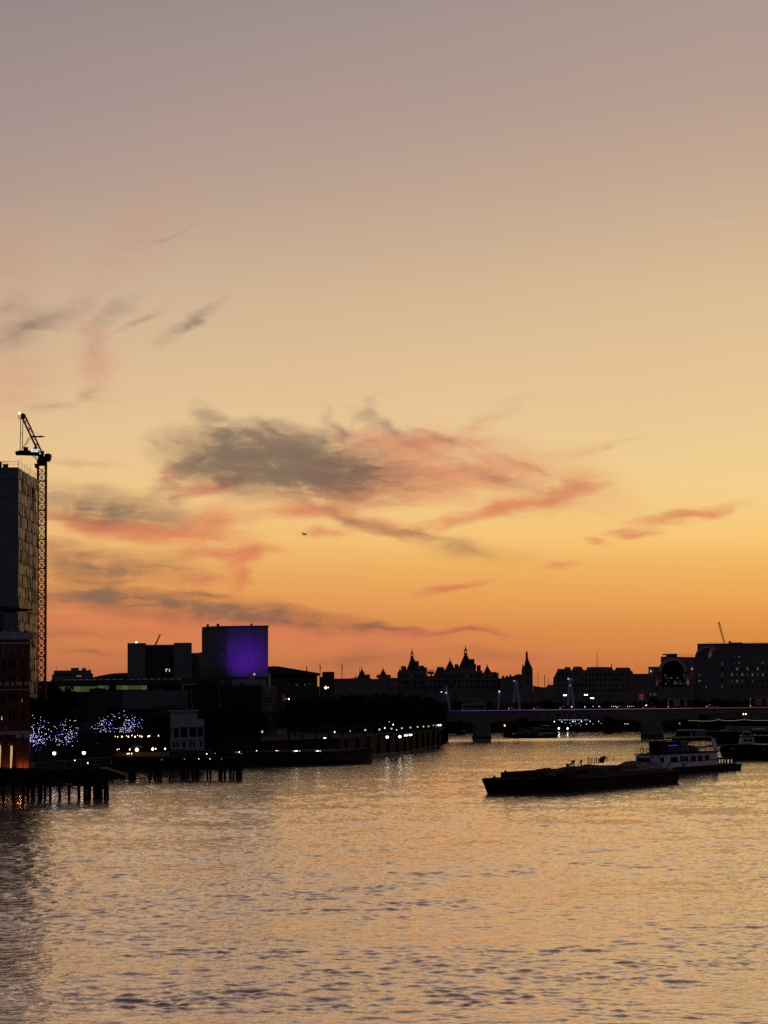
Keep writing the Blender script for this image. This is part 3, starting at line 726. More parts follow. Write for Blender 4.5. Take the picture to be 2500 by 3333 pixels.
# far grey block on the skyline left of the theatre
t = bldg('office_block', 'distant flat roofed office block with rooftop plant, between crane and theatre', 'building',
     [(175, 297, 2182, 2330, 0, 25, None, 'wall'), (231, 257, 2173.5, 2181.8, 3, 8, None, 'roof_plant'), (267, 280, 2174, 2181.8, 3, 8, None, 'roof_plant'), (283, 297, 2181, 2184, .0, 8, None, 'roof_plant'), (297.1, 303, 2192, 2330, 1, 20, None, 'wall'), (169, 174.9, 2195, 2330, 1, 20, None, 'wall')], CONC, 1400.0)
for i in range(3): add_window(t, 252 + i * 5, 2200.5, 1399.9, .7, .55, W_WARM, frame=.05)
for i in range(8): add_window(t, 184 + i * 8, 2196, 1399.9, 1.0, .6, GLASS, frame=.05)
q = MB(); a = at(186, 2181.5, 1405); q.tube(a, at(183, 2170, 1405), .15, n=4); q.build('aerial', DARK, t)
q = MB(); a = at(290, 2181, 1405); q.tube(a, at(290, 2169, 1405), .12, n=4); q.build('aerial', DARK, t)

# long low office building with a lit storey under a deep roof
def long_office():
    Y = 620.0
    t = bldg('riverside_office', 'long low concrete office with a green-lit top floor and slatted flat roof', 'building',
        [(100, 640, 2252, 2440, 0, 30, CONCD, 'wall'), (170, 640, 2230, 2251.8, 6, 24, CONCD, 'upper_wall'), (120, 655, 2215, 2230, -1.5, 34, CONCD, 'roof'),
         (340, 398, 2250, 2306, -6, 6, CONCD, 'stair_block'), (398.2, 612, 2248, 2308, -8, 7.8, CONC, 'terrace_wall'), (590, 600, 2227, 2248, -6, 3, CONC, 'flue')], CONC, Y)
    # lit glazing, bay by bay
    bays = [(176, 198), (199, 219), (220, 240), (241, 262), (263, 290), (291, 318), (320, 337), (338, 354), (378, 396), (397, 418), (419, 440), (441, 460), (461, 478)]
    for i, (a, c) in enumerate(bays):
        yb = 2251 if a < 320 else (2243 if a < 360 else 2244); yt = 2232 if a < 320 else 2229
        if a >= 378: yt = 2229
        A = at(a, 2240, Y + 5.9); B = at(c, 2240, Y + 5.9); q = MB(); q.box(A.x, B.x, Y + 5.8, Y + 5.96, at(a, yb, Y).z, at(a, yt + 1.5, Y).z)
        w = q.build('lit_window', greens[i % 3], t)
        q = MB(); 
        for k in range(3): x = A.x + (B.x - A.x) * (k + .5) / 3; q.box(x - .04, x + .04, Y + 5.7, Y + 5.79, at(a, yb, Y).z, at(a, yt + 1.5, Y).z)
        q.build('mullion', DARK, w)
    # saw-tooth slats catching the sky along the roof edge
    for i in range(17):
        px = 208 + i * 22.2 + (0 if i < 9 else 12)
        a = at(px, 2210 - .2 * i, Y - 1.6); q = MB(); L_ = .95
        q.add([(a.x - L_ * .5, Y - 1.6, a.z - .22), (a.x + L_ * .55, Y - 1.6, a.z - .02), (a.x + L_ * .55, Y + 4, a.z + .1), (a.x - L_ * .5, Y + 4, a.z - .1)], [(0, 1, 2, 3), (3, 2, 1, 0)][:1])
        q.slab([(a.x - L_ * .5, a.z - .36), (a.x + L_ * .55, a.z - .3), (a.x + L_ * .55, a.z - .10), (a.x - L_ * .5, a.z - .28)], Y - 1.62, Y + 4)
        q.build('roof_slat', WHITEP, t)
    # hipped plant roof and vents on the terrace
    q = MB(); pxprof(q, [(492, 2250), (500, 2239), (515, 2235), (530, 2239), (540, 2250)], Y - 4, 5); q.build('vent_cowl', CONCD, t)
greens = [glow('lit_office_a', (.42, .58, .16), .17), glow('lit_office_b', (.34, .50, .20), .12), glow('lit_office_c', (.50, .55, .20), .10)]
long_office()
t = bldg('gabled_shed', 'dark gabled shed in front of the green-lit windows', 'building',
   [([(290, 2251), (290, 2243), (303, 2241), (318, 2238), (345, 2242), (352, 2252)], 0, 8, None, 'roof'), (291, 351, 2252.2, 2420, 0.2, 7.6, None, 'wall')], CONCD, 590.0)
q = MB(); p = at(353, 2253, 589); q.tube(at(345, 2242.5, 589), p, .07, n=4); q.build('barge_board', STONEP, t)

# low wing of the riverside terrace under the terrace wall
t = bldg('terrace_building', 'low dark riverside terrace block with pale stepped parapet, behind the white building', 'building',
   [(500, 622, 2308.3, 2440, 0, 14, CONCD, 'wall'), ([(496, 2308), (500, 2299), (570, 2296), (585, 2308)], -.3, 3, None, 'canopy')], CONCD, 575.0)

# the theatre: two fly towers on stepped concrete terraces
def theatre():
    Y = 780.0
    t = bldg('theatre', 'concrete theatre with two blocky fly towers, the taller one washed purple', 'building',
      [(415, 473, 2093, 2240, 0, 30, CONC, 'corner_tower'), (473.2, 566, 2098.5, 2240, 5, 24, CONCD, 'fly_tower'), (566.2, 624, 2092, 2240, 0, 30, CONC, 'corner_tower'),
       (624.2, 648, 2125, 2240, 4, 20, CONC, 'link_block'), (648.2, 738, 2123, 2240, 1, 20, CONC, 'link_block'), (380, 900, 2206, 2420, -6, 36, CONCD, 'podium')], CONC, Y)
    # tall fly tower with a chamfered corner
    SKEW[0] = -.068
    q = MB(); pxprof(q, [(657, 2240), (657, 2049), (661, 2043), (706, 2040), (873, 2037), (873, 2240)], Y + 3, 26); q.build('fly_tower', CONC, t)
    q = MB(); pxprof(q, [(741, 2240), (741, 2041.5), (872, 2039.5), (872, 2240)], Y + 2.9, .096); q.build('cladding', PURPW, t)
    q = MB(); pxprof(q, [(657, 2042.5), (662, 2040.5), (706, 2037.5), (875, 2035.5), (875, 2039), (740, 2041), (662, 2045)], Y + 2.6, 27); q.build('parapet', CONC, t)
    for a, c, y0 in ((672, 680.5, 2032), (705, 714, 2030)):
        q = MB(); pxbox(q, a, c, y0, 2040, Y + 5, 3); q.build('chimney', CONCD, t)
    q = MB(); pxbox(q, 815, 822, 2030, 2036, Y + 8, 2); q.build('roof_vent', STONEP, t)
    for i in range(11):                                        # fluted shuttering on the link block
        px = 655 + i * 8.0; q = MB(); pxbox(q, px, px + 4.5, 2170, 2238, Y + .2, .79); q.build('buttress', CONC, t)
    for i in range(9):
        px = 752 + i * 14; q = MB(); pxbox(q, px, px + 6, 2060, 2238, Y + 2.72, .176); q.build('pilaster', PURPW, t)
    # lit doorway on the fly gallery and warning lamp
    for pts in ([(539, 2185), (539, 2178), (546, 2176.5), (546, 2179), (541.5, 2180), (541.5, 2187)], [(550.5, 2186), (550.5, 2178), (553, 2178), (553, 2186)]):
        q = MB(); pxprof(q, pts, Y + 4.85, .1); q.build('gallery_lamp', bpy.data.materials.get('gallery_light') or glow('gallery_light', (1, .97, .92), .75), t)
    q = MB(); q.ball(at(443.5, 2091.2, Y + 1), .42, 8, 5); q.build('warning_lamp', glow('lamp_rose', (1, .6, .5), 3), t)
    q = MB(); q.tube(at(437, 2093, Y + 1), at(437, 2086, Y + 1), .1, n=4); q.build('aerial', DARK, t)
    SKEW[0] = None
    # real floodlights at the foot of the tall tower
    for px, e in ((768, 3600), (780, 5200), (790, 4200), (815, 3600), (842, 3400), (866, 2400)):
        ld = bpy.data.lights.new('purple_floodlight', 'SPOT'); ld.energy = e * .45; ld.color = (.20, .015, 1.0); ld.spot_size = R(58); ld.spot_blend = 1.0; ld.shadow_soft_size = .3
        lo = bpy.data.objects.new('purple_floodlight', ld); COL.objects.link(lo); lo.parent = t
        p = at(px, 2206, Y - 12); lo.location = p - t.location; 
        tgt = at(px + 2, 2135, Y + 3.2); d = (tgt - p); lo.rotation_euler = d.to_track_quat('-Z', 'Y').to_euler()
        q = MB(); q.box(p.x - .3, p.x + .3, p.y - .5, p.y - .1, p.z - .5, p.z - .1); q.build('floodlight_case', DARK, t)
PURPW = mat('pale_concrete_flytower', (.26, .25, .26), .9, .2, .5, .2, stretch=(3, 3, .3))
theatre()
t = thing('roof_hoist', at(505, 2098, 800), 'thin leaning crane jib sticking up behind the left theatre block', 'crane')
q = MB(); q.tube(at(505, 2100, 1100), at(521, 2065, 1100), .35, .2, n=4); q.tube(at(507, 2100, 1100), at(523, 2064, 1100), .15, n=4); q.build('jib', REDSTEEL, t); t.location = at(505, 2100, 1100)
for ch in t.children: ch.location = Vector((0, 0, 0))
t.children[0].data.transform(Matrix.Translation(at(505, 2098, 800) - at(505, 2100, 1100)))

# curved and hipped concrete roofs either side
bldg('domed_hall', 'low pale curved roof left of the theatre, in front of the sunset', 'building',
   [([(300, 2225), (300, 2205), (330, 2198), (365, 2192), (400, 2190), (440, 2190), (440, 2225)], 0, 40, SLATE, 'roof'), (300, 440, 2225.2, 2330, 1, 30, None, 'wall')], CONCD, 1050.0)
t = bldg('concert_hall', 'broad dark hall with a shallow curved roof, right of the purple tower', 'building',
   [([(870, 2195), (870, 2169.5), (888, 2168), (905, 2168.5), (1040, 2191), (1042, 2196)], 0, 40, SLATE, 'roof'), (868, 1033, 2196.2, 2240, 2, 30, None, 'wall'), (880, 1040, 2235, 2330, -2, 20, None, 'wall')], CONCD, 1000.0)
for i, (x, y, h) in enumerate([(938, 2230, 7), (965, 2229, 5), (969.5, 2226, 5), (993, 2229, 6), (1008, 2228, 6), (997, 2236, 2.5), (1003, 2225, 3)]):
    add_window(t, x, y, 1001.9, .4, h * 1000 / F, [W_DIM, W_PALE][i % 2], frame=.05)
for px, yt, Yp in ((998, 2170, 1500), (1042, 2163, 1500), (1113, 2163, 1500)):
    a = at(px, 2215, Yp); b_ = at(px, yt, Yp); t = thing('construction_crane', (a.x, Yp, QZ), {998: 'faint short tower crane mast farthest left on the hall roofline', 1042: 'faint tower crane mast rising at the right end of the hall roof', 1113: 'faint tower crane mast between the square block and the pale turrets'}[px], 'crane')
    q = MB(); q.tube((a.x, Yp, QZ), b_, .32, .22, n=4); q.build('mast', REDSTEEL, t)
    q = MB(); q.tube(b_ + Vector((-.3, 0, -1)), at(px - 1, yt - 1, Yp), .2, n=4); q.tube(b_, at(px + 2.2, yt + 16, Yp), .12, n=4); q.build('jib', REDSTEEL, t)
bldg('dark_hall', 'long dark hall block behind the black riverside trees, up to the bridge', 'building', [(935, 1424, 2284, 2430, 0, 22, None, 'wall'), (1010, 1200, 2272, 2283.8, 3, 12, None, 'roof_plant')], CONCD, 860.0)
bldg('square_block', 'dark square rooftop block between the hall roof and the turrets', 'building', [(1049, 1089, 2188, 2330, 0, 16, None, 'wall'), (1052, 1086, 2186.5, 2187.8, 0, 10, None, 'parapet'), (1040, 1048.9, 2203, 2330, 1, 16, None, 'wall')], CONCD, 1180.0)
bldg('pale_block', 'low pale grey flat roofed block left of the turreted building', 'building', [(1089, 1156, 2211, 2330, 0, 16, CONC, 'wall'), (1089, 1156, 2208.5, 2210.8, -.5, 17, CONC, 'parapet')], CONC, 1250.0)

# dark brick block and its sheeted stair tower
t = bldg('brick_warehouse', 'black brick block below the purple tower, with ragged parapet', 'building',
   [(640, 850, 2232, 2470, 0, 18, BRICKD, 'wall'), (640, 700, 2216, 2231.8, 2, 12, BRICKD, 'wall'), (622, 639.8, 2232, 2440, 1, 12, CONCD, 'side_wing')], BRICKD, 585.0)
q = MB(); pxbox(q, 592, 635, 2226.5, 2229, 584, 2); q.build('white_ledge', WHITEP, t)  # thin ledge in plain white paint
for pts in ([(708, 2211), (712, 2210), (724, 2215), (734, 2213), (735, 2221), (727, 2222), (731, 2230), (727, 2230), (718, 2219), (710, 2216)], [(736, 2234), (740, 2240), (742, 2243), (739, 2244), (735, 2238)], [(654, 2214), (660, 2215), (658, 2217), (652, 2215)],
            [(634, 2258), (645, 2250), (646, 2254), (637, 2260)], [(641, 2276), (645, 2275), (648, 2280), (645, 2284), (641, 2281)]):
    q = MB(); pxprof(q, pts, 584.6, .3); q.build('torn_sheeting', TARP, t)
for a, c in ((620, 624), (709, 716)):
    q = MB(); pxprof(q, [(a, 2232), (a + 3, 2232), (c + 4, 2300), (c + 2, 2340), (c - 1, 2340), (c, 2300)], 584.6, .3); q.build('downpipe', CONC, t)
t = bldg('roof_cabin', 'pale grey cabin on the roof below the purple floodlit wall', 'cabin',
   [(755, 862, 2211, 2231, 0, 8, None, 'wall'), ([(808, 2211), (812, 2201), (820, 2197), (828, 2198), (830, 2211)], 1, 4, None, 'cowl')], mat('cabin_grey', (.26, .27, .29), .8), 640.0, base=18)
q = MB(); q.ball(at(828, 2194.5, 640), .35, 6, 4); q.build('beacon', glow('beacon_pink', (1, .55, .75), .5), t)
q = MB(); pxprof(q, [(782, 2231), (782, 2222), (797, 2224), (797, 2231)], 639.9, .05); q.build('hatch', CONCD, t)
def stair_tower():
    Y = 560.0
    t = thing('stair_tower', at(885, 2420, Y), 'pale scaffolded stair tower with ragged sheeting at the end of the black brick block', 'tower')
    t.location.z = QZ
    pale = mat('pale_render', (.62, .58, .50), .9, .4, .8, .4, stretch=(2, 2, .5))
    for pts, nm, m_ in (([(859, 2236), (859, 2214), (862, 2213), (865, 2236)], 'chimney', pale), ([(865.2, 2236), (865.2, 2216), (874, 2216), (874, 2236)], 'shaft', CONC),
                    ([(873.5, 2215.8), (873, 2193), (876, 2191), (881, 2194), (882, 2236), (874.2, 2236)], 'chimney', pale),
                    ([(859, 2256), (859, 2236.4), (899, 2236.4), (902, 2256)], 'gallery', TARP), ([(859, 2290), (860, 2256.6), (890, 2256.6), (890, 2290)], 'shaft', CONCD),
                    ([(874, 2330), (874, 2290.4), (900, 2290.4), (902, 2330)], 'shaft', CONCD), ([(874, 2395), (874, 2330.4), (902, 2330.4), (902, 2395)], 'lower_shaft', TARP),
                    ([(902.2, 2350), (900.2, 2258), (919, 2259), (919, 2350)], 'rear_shaft', TARP), ([(919.2, 2282), (919.2, 2259), (928, 2262), (928, 2282)], 'shaft_face', pale), ([(921, 2348), (921, 2282.4), (927, 2282.4), (929, 2348)], 'shaft_face', CONC)):
        q = MB(); pxprof(q, pts, Y + (2 if nm == 'rear_shaft' else 0), 4); q.build(nm, m_, t)
    q = MB(); P = lambda x, y: at(x, y, Y - .5)
    for x in (859, 869, 879, 889, 899): q.tube(P(x, 2232), P(x, 2320), .06, n=4)
    for y in (2237, 2247, 2258, 2268, 2278, 2290): q.tube(P(859, y), P(900, y), .06, n=4)
    q.build('scaffold', STONEP, t)
    q = MB(); rnd = random.Random(11)
    for i in range(16):
        x = rnd.uniform(862, 898); y = rnd.uniform(2258, 2345); p = P(x, y); a = rnd.uniform(.3, .9)
        q.box(p.x - a * .5, p.x + a * .5, Y - .48, Y - .4, p.z - .08, p.z + .08)
    for i in range(7): q.tube(P(876 + i * 3.5, 2340 - i * 4.5), P(881 + i * 3.5, 2345 - i * 5.5), .09, n=4)
    q.build('broken_boards', STONEP, t)
stair_tower()

# white waterfront building
def white_house():
    Y = 470.0
    t = thing('white_building', (at(600, 2430, Y).x, Y, 2.5), 'pale grey flat fronted waterfront building with four dark upper windows', 'building')
    wm = mat('pale_grey_render', (.36, .375, .40), .85, .12, .7, .1)
    q = MB(); pxbox(q, 555, 643, 2316, 2440, Y, 9); q.build('wall', wm, t)
    q = MB(); pxprof(q, [(643.2, 2440), (643.2, 2340), (660, 2340.5), (665, 2344), (665, 2440)], Y + .1, 8); q.build('side_wing', wm, t)
    q = MB(); pxbox(q, 546, 646, 2310.5, 2315.8, Y - .6, 10); q.build('cornice', wm, t)
    for a, c, y0, y1 in ((566, 582, 2369, 2401), (588, 610, 2367, 2399), (617, 638.5, 2367, 2398), (643.8, 661, 2366, 2397)):
        A = at(a, y0, Y); B = at(c, y1, Y); add_window(t, (a + c) / 2, (y0 + y1) / 2, Y, B.x - A.x, A.z - B.z, GLASS, frame=.06, fm=wm)
    for a, c, y0, y1 in ((557, 559.5, 2364, 2386), (563, 570, 2415, 2432), (575, 581, 2414, 2432), (593, 605, 2415, 2430), (617, 623, 2411, 2432), (628, 634, 2411, 2432), (651, 657, 2411, 2430)):
        A = at(a, y0, Y); B = at(c, y1, Y); add_window(t, (a + c) / 2, (y0 + y1) / 2, Y, B.x - A.x, A.z - B.z, GLASS, frame=.04, fm=wm)
    q = MB(); pxbox(q, 555, 664, 2404, 2407, Y - .15, .14); q.build('string_course', wm, t)
white_house()
# low dark pub terrace buildings around it
bldg('dark_wharf_shed', 'low black shed between the lit trees and the white building', 'building', [(470, 553, 2330, 2440, 0, 8, None, 'wall'), ([(466, 2330), (500, 2318), (548, 2320), (553, 2330)], -.3, 8.5, SLATE, 'roof')], BRICKD, 480.0)
t = bldg('arcade_building', 'dark waterfront arcade behind the first fairy-lit tree', 'building', [(100, 470, 2385, 2440, 0, 9, None, 'wall'), (170, 300, 2352, 2384.8, 3, 6, CONCD, 'upper_wall')], BRICKD, 452.0)
for a, c, y in ((254, 264, 2425), (310, 322, 2418)):
    q = MB(); pxbox(q, a, c, y, y + 3.5, 451.6, .3); q.build('awning_strip', STONEP, t)
# painted chevrons on the arcade front
q = MB()
for x, w in ((231, 9), (338, 8), (350, 8)):
    pxprof(q, [(x, 2449), (x + 3, 2449), (x + w + 2, 2456), (x + 4, 2464), (x + 1, 2464), (x + w - 1, 2456)], 440, .06) if x == 231 else pxprof(q, [(x, 2447), (x + 4, 2447), (x + w + 5, 2458), (x + w + 1, 2458)], 440, .06)
hb = bldg('site_hoarding', 'dark hoarding with pale painted chevrons behind the near jetty rail', 'hoarding', [(150, 372, 2444, 2470, .1, .3, None, 'panel')], mat('hoarding_blue_black', (.03, .03, .035), .7), 440.0, base=3)
q.build('chevrons', mat('chevron_paint', (.12, .12, .12), .8), hb)

# ================================================================== timber jetties
def jetty(name, label, Y, xl, xr, ytop, ybot, piles, rails, dep=6.0, seed=1):
    z0 = at((xl + xr) / 2, ytop, Y).z; z1 = at((xl + xr) / 2, ybot, Y).z
    A = at(xl, ytop, Y); B = at(xr, ytop, Y); rnd = random.Random(seed)
    t = thing(name, ((A.x + B.x) / 2, Y, 0), label, 'jetty')
    q = MB(); q.slab([(A.x, A.z - .4), (B.x, B.z - .4), (B.x, B.z), (A.x, A.z)], Y + .1, Y + dep, -.12); q.build('deck', WOODD, t)
    q = MB(); x = A.x
    while x < B.x - .3:
        f = (x - A.x) / (B.x - A.x); zt = A.z + (B.z - A.z) * f
        zb_ = at(xl, ybot, Y).z + (at(xr, ybot, Y).z - at(xl, ybot, Y).z) * f
        w = rnd.uniform(.24, .32); q.box(x, x + w - .02, Y - .15, Y + rnd.uniform(-.02, .08), zb_ + rnd.uniform(-.25, .15), zt + rnd.uniform(-.05, .25)); x += w
    q.build('fender_boards', WOODD, t)
    for px, w, top in piles:
        P = at(px, (ytop + ybot) / 2, Y); r = w * Y / F / 2
        q = MB(); lean = rnd.uniform(-.06, .06)
        q.tube((P.x + lean, Y - .3 + rnd.uniform(0, .2), -2.5), (P.x - lean, Y - .3, at(px, top, Y).z), r, r * .95, n=9); q.build('pile', WOODD, t)
    q = MB()
    for i in range(len(piles) // 2):
        a = piles[2 * i][0]; c = piles[2 * i + 1][0]; pa = at(a, ybot + 8, Y); pb = at(c, ybot + 20, Y); q.tube(pa, pb, .09, n=4)
    q.tube(at(xl, ybot + 4, Y), at(xr - 8, ybot + 4, Y), .12, n=4)
    q.build('cross_brace', WOODD, t)
    for (xa, ya, xb, yb, hh) in rails:
        q = MB(); a = at(xa, ya, Y + .5); b_ = at(xb, yb, Y + .5); q.tube(a, b_, .045, n=5); n = max(2, int((b_ - a).length / 1.8))
        for h2 in (.35, .7): q.tube(a - Vector((0, 0, h2)), b_ - Vector((0, 0, h2)), .02, n=4)
        for i in range(n + 1):
            p = a.lerp(b_, i / n); q.tube(p, p - Vector((0, 0, hh)), .035, n=4)
        q.build('railing', GREYP, t)
    return t
near = jetty('timber_jetty', 'near black timber jetty on piles in the bottom left, with pale-topped end posts', 318.0, -130, 350, 2503, 2552,
    [(-90, 12, 2500), (-60, 12, 2500), (-25, 11, 2500), (12, 10, 2500), (44, 11, 2500), (76, 11, 2500), (92, 9, 2500), (108, 14, 2500), (131, 16, 2500), (148, 9, 2500), (165, 9, 2500), (195, 10, 2500), (226, 9, 2500), (257.5, 10.5, 2500), (277, 11, 2500), (290, 16, 2500), (309, 12, 2500), (323, 19, 2500), (332, 8, 2501), (342, 10, 2502), (351, 9, 2502)],
    [(112, 2483, 362, 2464.5, 1.2), (-130, 2510, 45, 2505.5, .9), (46, 2507, 120, 2501, .6)], seed=4)
q = MB()
for x in (331, 342, 351): p = at(x, 2502, 318.0); q.tube((p.x, 317.7, p.z), (p.x, 317.7, p.z + .12), .24, .20, n=9)
q.build('post_cap', STONEP, near)
q = MB(); pxprof(q, [(98, 2503), (103, 2483), (112, 2482), (110, 2503)], 318.4, .6); q.build('gate_post', GREYP, near)
far = jetty('timber_jetty', 'farther timber jetty on paired piles below the white building, with small lamps', 408.0, 236, 789, 2465, 2489,
    [(424, 12, 2468), (433, 8, 2468), (440, 8, 2468), (489, 9, 2468), (505, 9, 2468), (515, 9, 2468), (524, 8, 2468), (554, 6.5, 2468), (564, 6.5, 2468), (596, 17, 2468), (611, 9, 2468), (628, 10, 2468), (642, 15, 2468), (675.5, 7, 2468), (685.5, 7, 2468), (718, 15, 2468), (732, 9, 2468), (750, 10, 2468), (760, 8, 2468), (775, 18, 2460), (785, 9, 2458)],
    [(375, 2462, 560, 2446, 1.3), (560, 2446, 688, 2442, 1.3)], seed=9)
q = MB(); q.slab([(at(236, 2480, 408).x, -2), (at(400, 2480, 408).x, -2), (at(400, 2480, 408).x, .6), (at(300, 2480, 408).x, 2.4), (at(236, 2480, 408).x, 3)], 412, 420); q.build('slipway_ramp', MUD, far)
q = MB(); pxbox(q, 420, 441, 2490, 2545, 410, 1); q.build('mooring_dolphin', WOODD, far)
for i, (px, py, e) in enumerate([(601, 2471, 0), (647, 2470, 1), (684, 2470, 1), (721, 2470, 0), (673, 2454, 2), (701, 2452, 0), (526, 2473, 0), (769, 2448, 0), (779, 2447.5, 2), (775, 2451, 0), (786, 2453, 0)]):
    q = MB(); p = at(px, py, 407.4); q.ball(p, .055 if e == 0 else .09, 6, 4); q.build('deck_lamp', glow('deck_lamp_%d' % e, (.85, .8, .65), (1.0, 2.5, 4.5)[e]), far)
q = MB(); p = at(224, 2526, 317.6); q.ball(p, .04, 6, 4); q.build('deck_lamp', W_PALE, near)
for px, py in ((243.5, 2475), (286, 2483.5)): q = MB(); q.ball(at(px, py, 317.9), .07, 6, 4); q.build('deck_lamp', G_WHITE, near)

# ================================================================== trees
def twig_tree(name, label, seed, h=15.0, spread=7.0, trunk_h=4.0, nleaf=2600, levels=4, group=None, leafm=None, leafsize=.42):
    rnd = random.Random(seed); t = thing(name, (0, 0, 0), label, 'tree', group)
    q = MB(); br = MB(); tips = []
    q.tube((0, 0, -.3), (rnd.uniform(-.2, .2), 0, trunk_h), .42, .30, n=8)
    def grow(p, d, ln, r, lv):
        e = p + d * ln; mid = p + d * ln * .5 + Vector((rnd.uniform(-1, 1), rnd.uniform(-1, 1), rnd.uniform(-.5, 1))) * ln * .07
        br.tube(p, mid, r, r * .85, n=5 if lv < 2 else 3); br.tube(mid, e, r * .85, r * .68, n=5 if lv < 2 else 3)
        if lv >= 2: tips.append((p, mid, e))
        if lv >= levels: return
        for i in range(rnd.choice((2, 3, 3)) if lv else 6):
            a = rnd.uniform(0, 2 * math.pi); tilt = rnd.uniform(.35, .85)
            up = d.orthogonal().normalized(); si = d.cross(up)
            nd_ = (d * math.cos(tilt) + (up * math.cos(a) + si * math.sin(a)) * math.sin(tilt))
            nd_.x *= spread / h * 1.7; nd_.y *= spread / h * 1.7; nd_.z += .12; nd_.normalize()
            grow(e if rnd.random() < .6 else mid, nd_, ln * rnd.uniform(.62, .85), r * .6, lv + 1)
    grow(Vector((0, 0, trunk_h)), Vector((0, 0, 1)), (h - trunk_h) * .30, .28, 0)
    q.build('trunk', BARK, t, loc=None); br.build('branches', BARK, t)
    lf = MB(); c0 = Vector((0, 0, trunk_h + (h - trunk_h) * .52))
    for i in range(nleaf):
        a_, m_, e_ = rnd.choice(tips); p = (m_.lerp(e_, rnd.uniform(0, 1.15))) + Vector((rnd.gauss(0, .5), rnd.gauss(0, .5), rnd.gauss(0, .45)))
        s = leafsize * rnd.uniform(.5, 1.3); u = Vector((rnd.uniform(-1, 1), rnd.uniform(-1, 1), rnd.uniform(-1, 1))).normalized(); v = u.orthogonal().normalized()
        lf.add([p - u * s, p + v * s * .5, p + u * s, p - v * s * .5], [(0, 1, 2, 3)])
    lf.build('crown', leafm or LEAF, t)
    t['tips'] = 0; del t['tips']
    return t, tips
TG = 'dark trees lining the riverside walk'
protos = []
for sd_, hh, sp in ((21, 15.5, 8.5), (22, 14, 8), (23, 17, 9)):
    p_, _ = twig_tree('riverside_tree', 'dark bare-twigged riverside tree in the black row between the stair tower and the bridge', sd_, hh, sp * 1.25, 1.3, 8000, 4, TG)
    protos.append(p_)
# row of trees: (px of trunk, top py, metres up-river)
row = [(650, 2300, 520), (700, 2290, 530), (760, 2282, 540), (820, 2300, 528), (940, 2290, 560), (985, 2268, 585), (1030, 2262, 600), (1072, 2258, 620), (1112, 2256, 640), (1150, 2262, 600), (1185, 2254, 660),
       (1218, 2258, 690), (1252, 2254, 640), (1282, 2256, 700), (1312, 2260, 720), (1340, 2258, 700), (1362, 2262, 740), (1385, 2264, 760), (1402, 2275, 780), (1150, 2250, 820), (1230, 2248, 840), (1300, 2250, 850), (1370, 2256, 850), (1415, 2285, 790), (1060, 2250, 800), (960, 2258, 760)]
hs = [15.5, 14, 17]
for i, (px, py, Y) in enumerate(row):
    top = at(px, py, Y); k = i % 3; sc = (top.z - QZ) / hs[k] / .86
    if i < 3: o = protos[k]; o.location = (top.x, Y, QZ - .4); o.scale = (sc,) * 3; o.rotation_euler.z = i * 1.3
    else: dup(protos[k], (top.x, Y, QZ - .4), i * 1.7, None, sc)
TL = 'dark trees beside the red brick building'
for i, (px, py, Y) in enumerate([(118, 2200, 560), (140, 2192, 600), (165, 2206, 600), (128, 2240, 430), (160, 2290, 445), (215, 2300, 470)]):
    top = at(px, py, Y); k = (i + 1) % 3; sc = (top.z - QZ) / hs[k] / .92
    dup(protos[k], (top.x, Y, QZ - .4), i * 2.1, 'dark bare tree in the gap between the red brick building and the low office', sc, TL)

# trees hung with blue and white bulbs
def lit_tree(px, py_top, py_bot, pxl, pxr, Y, seed, label, llabel, n, bowl=.3):
    A = at(pxl, 2360, Y); B = at(pxr, 2360, Y); top = at(px, py_top, Y).z; bot = at(px, py_bot, Y).z; c = at(px, 2360, Y); rnd = random.Random(seed)
    gz = 3.0
    t, tips = twig_tree('bare_tree', label, seed, top - gz, (B.x - A.x) * .5, max(1.5, bot - gz), 500, 4, 'trees strung with lights')
    t.location = (c.x, Y, gz)
    L_ = thing('fairy_lights', (c.x, Y, gz), llabel, 'string lights', 'string lights in the trees')
    wires = MB(); bw = MB(); bb = MB()
    cx = (A.x + B.x) / 2; rx = (B.x - A.x) / 2; cz = (top + bot) / 2; rz = (top - bot) / 2
    k = 0; lim = 0
    # bulbs follow arching boughs that fan out from the trunk
    nb = 26; per = n // nb
    for bidx in range(nb):
        ang = math.pi * (bidx + rnd.uniform(.1, .9)) / nb                # fan direction in elevation
        ex = cx + rx * math.cos(ang) * rnd.uniform(.55, 1.0) * (1 if rnd.random() < .8 else .6); ez = bot + (top - bot) * (bowl + (1 - bowl) * math.sin(ang)) * rnd.uniform(.60, 1.0)
        ey = Y + rnd.uniform(-2.5, 1.5)
        s = Vector((c.x + rnd.uniform(-.3, .3), Y, bot - .2)); e = Vector((ex, ey, ez)); mid = s.lerp(e, .55) + Vector((0, 0, (top - bot) * rnd.uniform(-.08, .22)))
        prev = s
        for j in range(per):
            f = (j + 1) / per; p = s * (1 - f) ** 2 + mid * 2 * f * (1 - f) + e * f * f
            p = p + Vector((rnd.gauss(0, .55), rnd.gauss(0, .4), rnd.gauss(0, .5)))
            wires.tube(prev, p, .012, n=3); prev = p
            if f > .16:
                tgt = bb if rnd.random() < .2 else bw
                tgt.ball(p, rnd.uniform(.020, .050), 5, 3)
    wires.build('cable', DARK, L_); o1 = bw.build('white_bulbs', G_BULB, L_); o2 = bb.build('blue_bulbs', G_BLUE, L_)
    o1['kind'] = 'stuff'; o2['kind'] = 'stuff'
lit_tree(122, 2328, 2436, 92, 150, 405.0, 41, 'bare tree strung with blue and white bulbs, half behind the red brick building', 'blue and white bulbs in the leftmost tree, next to the red brick building', 230)
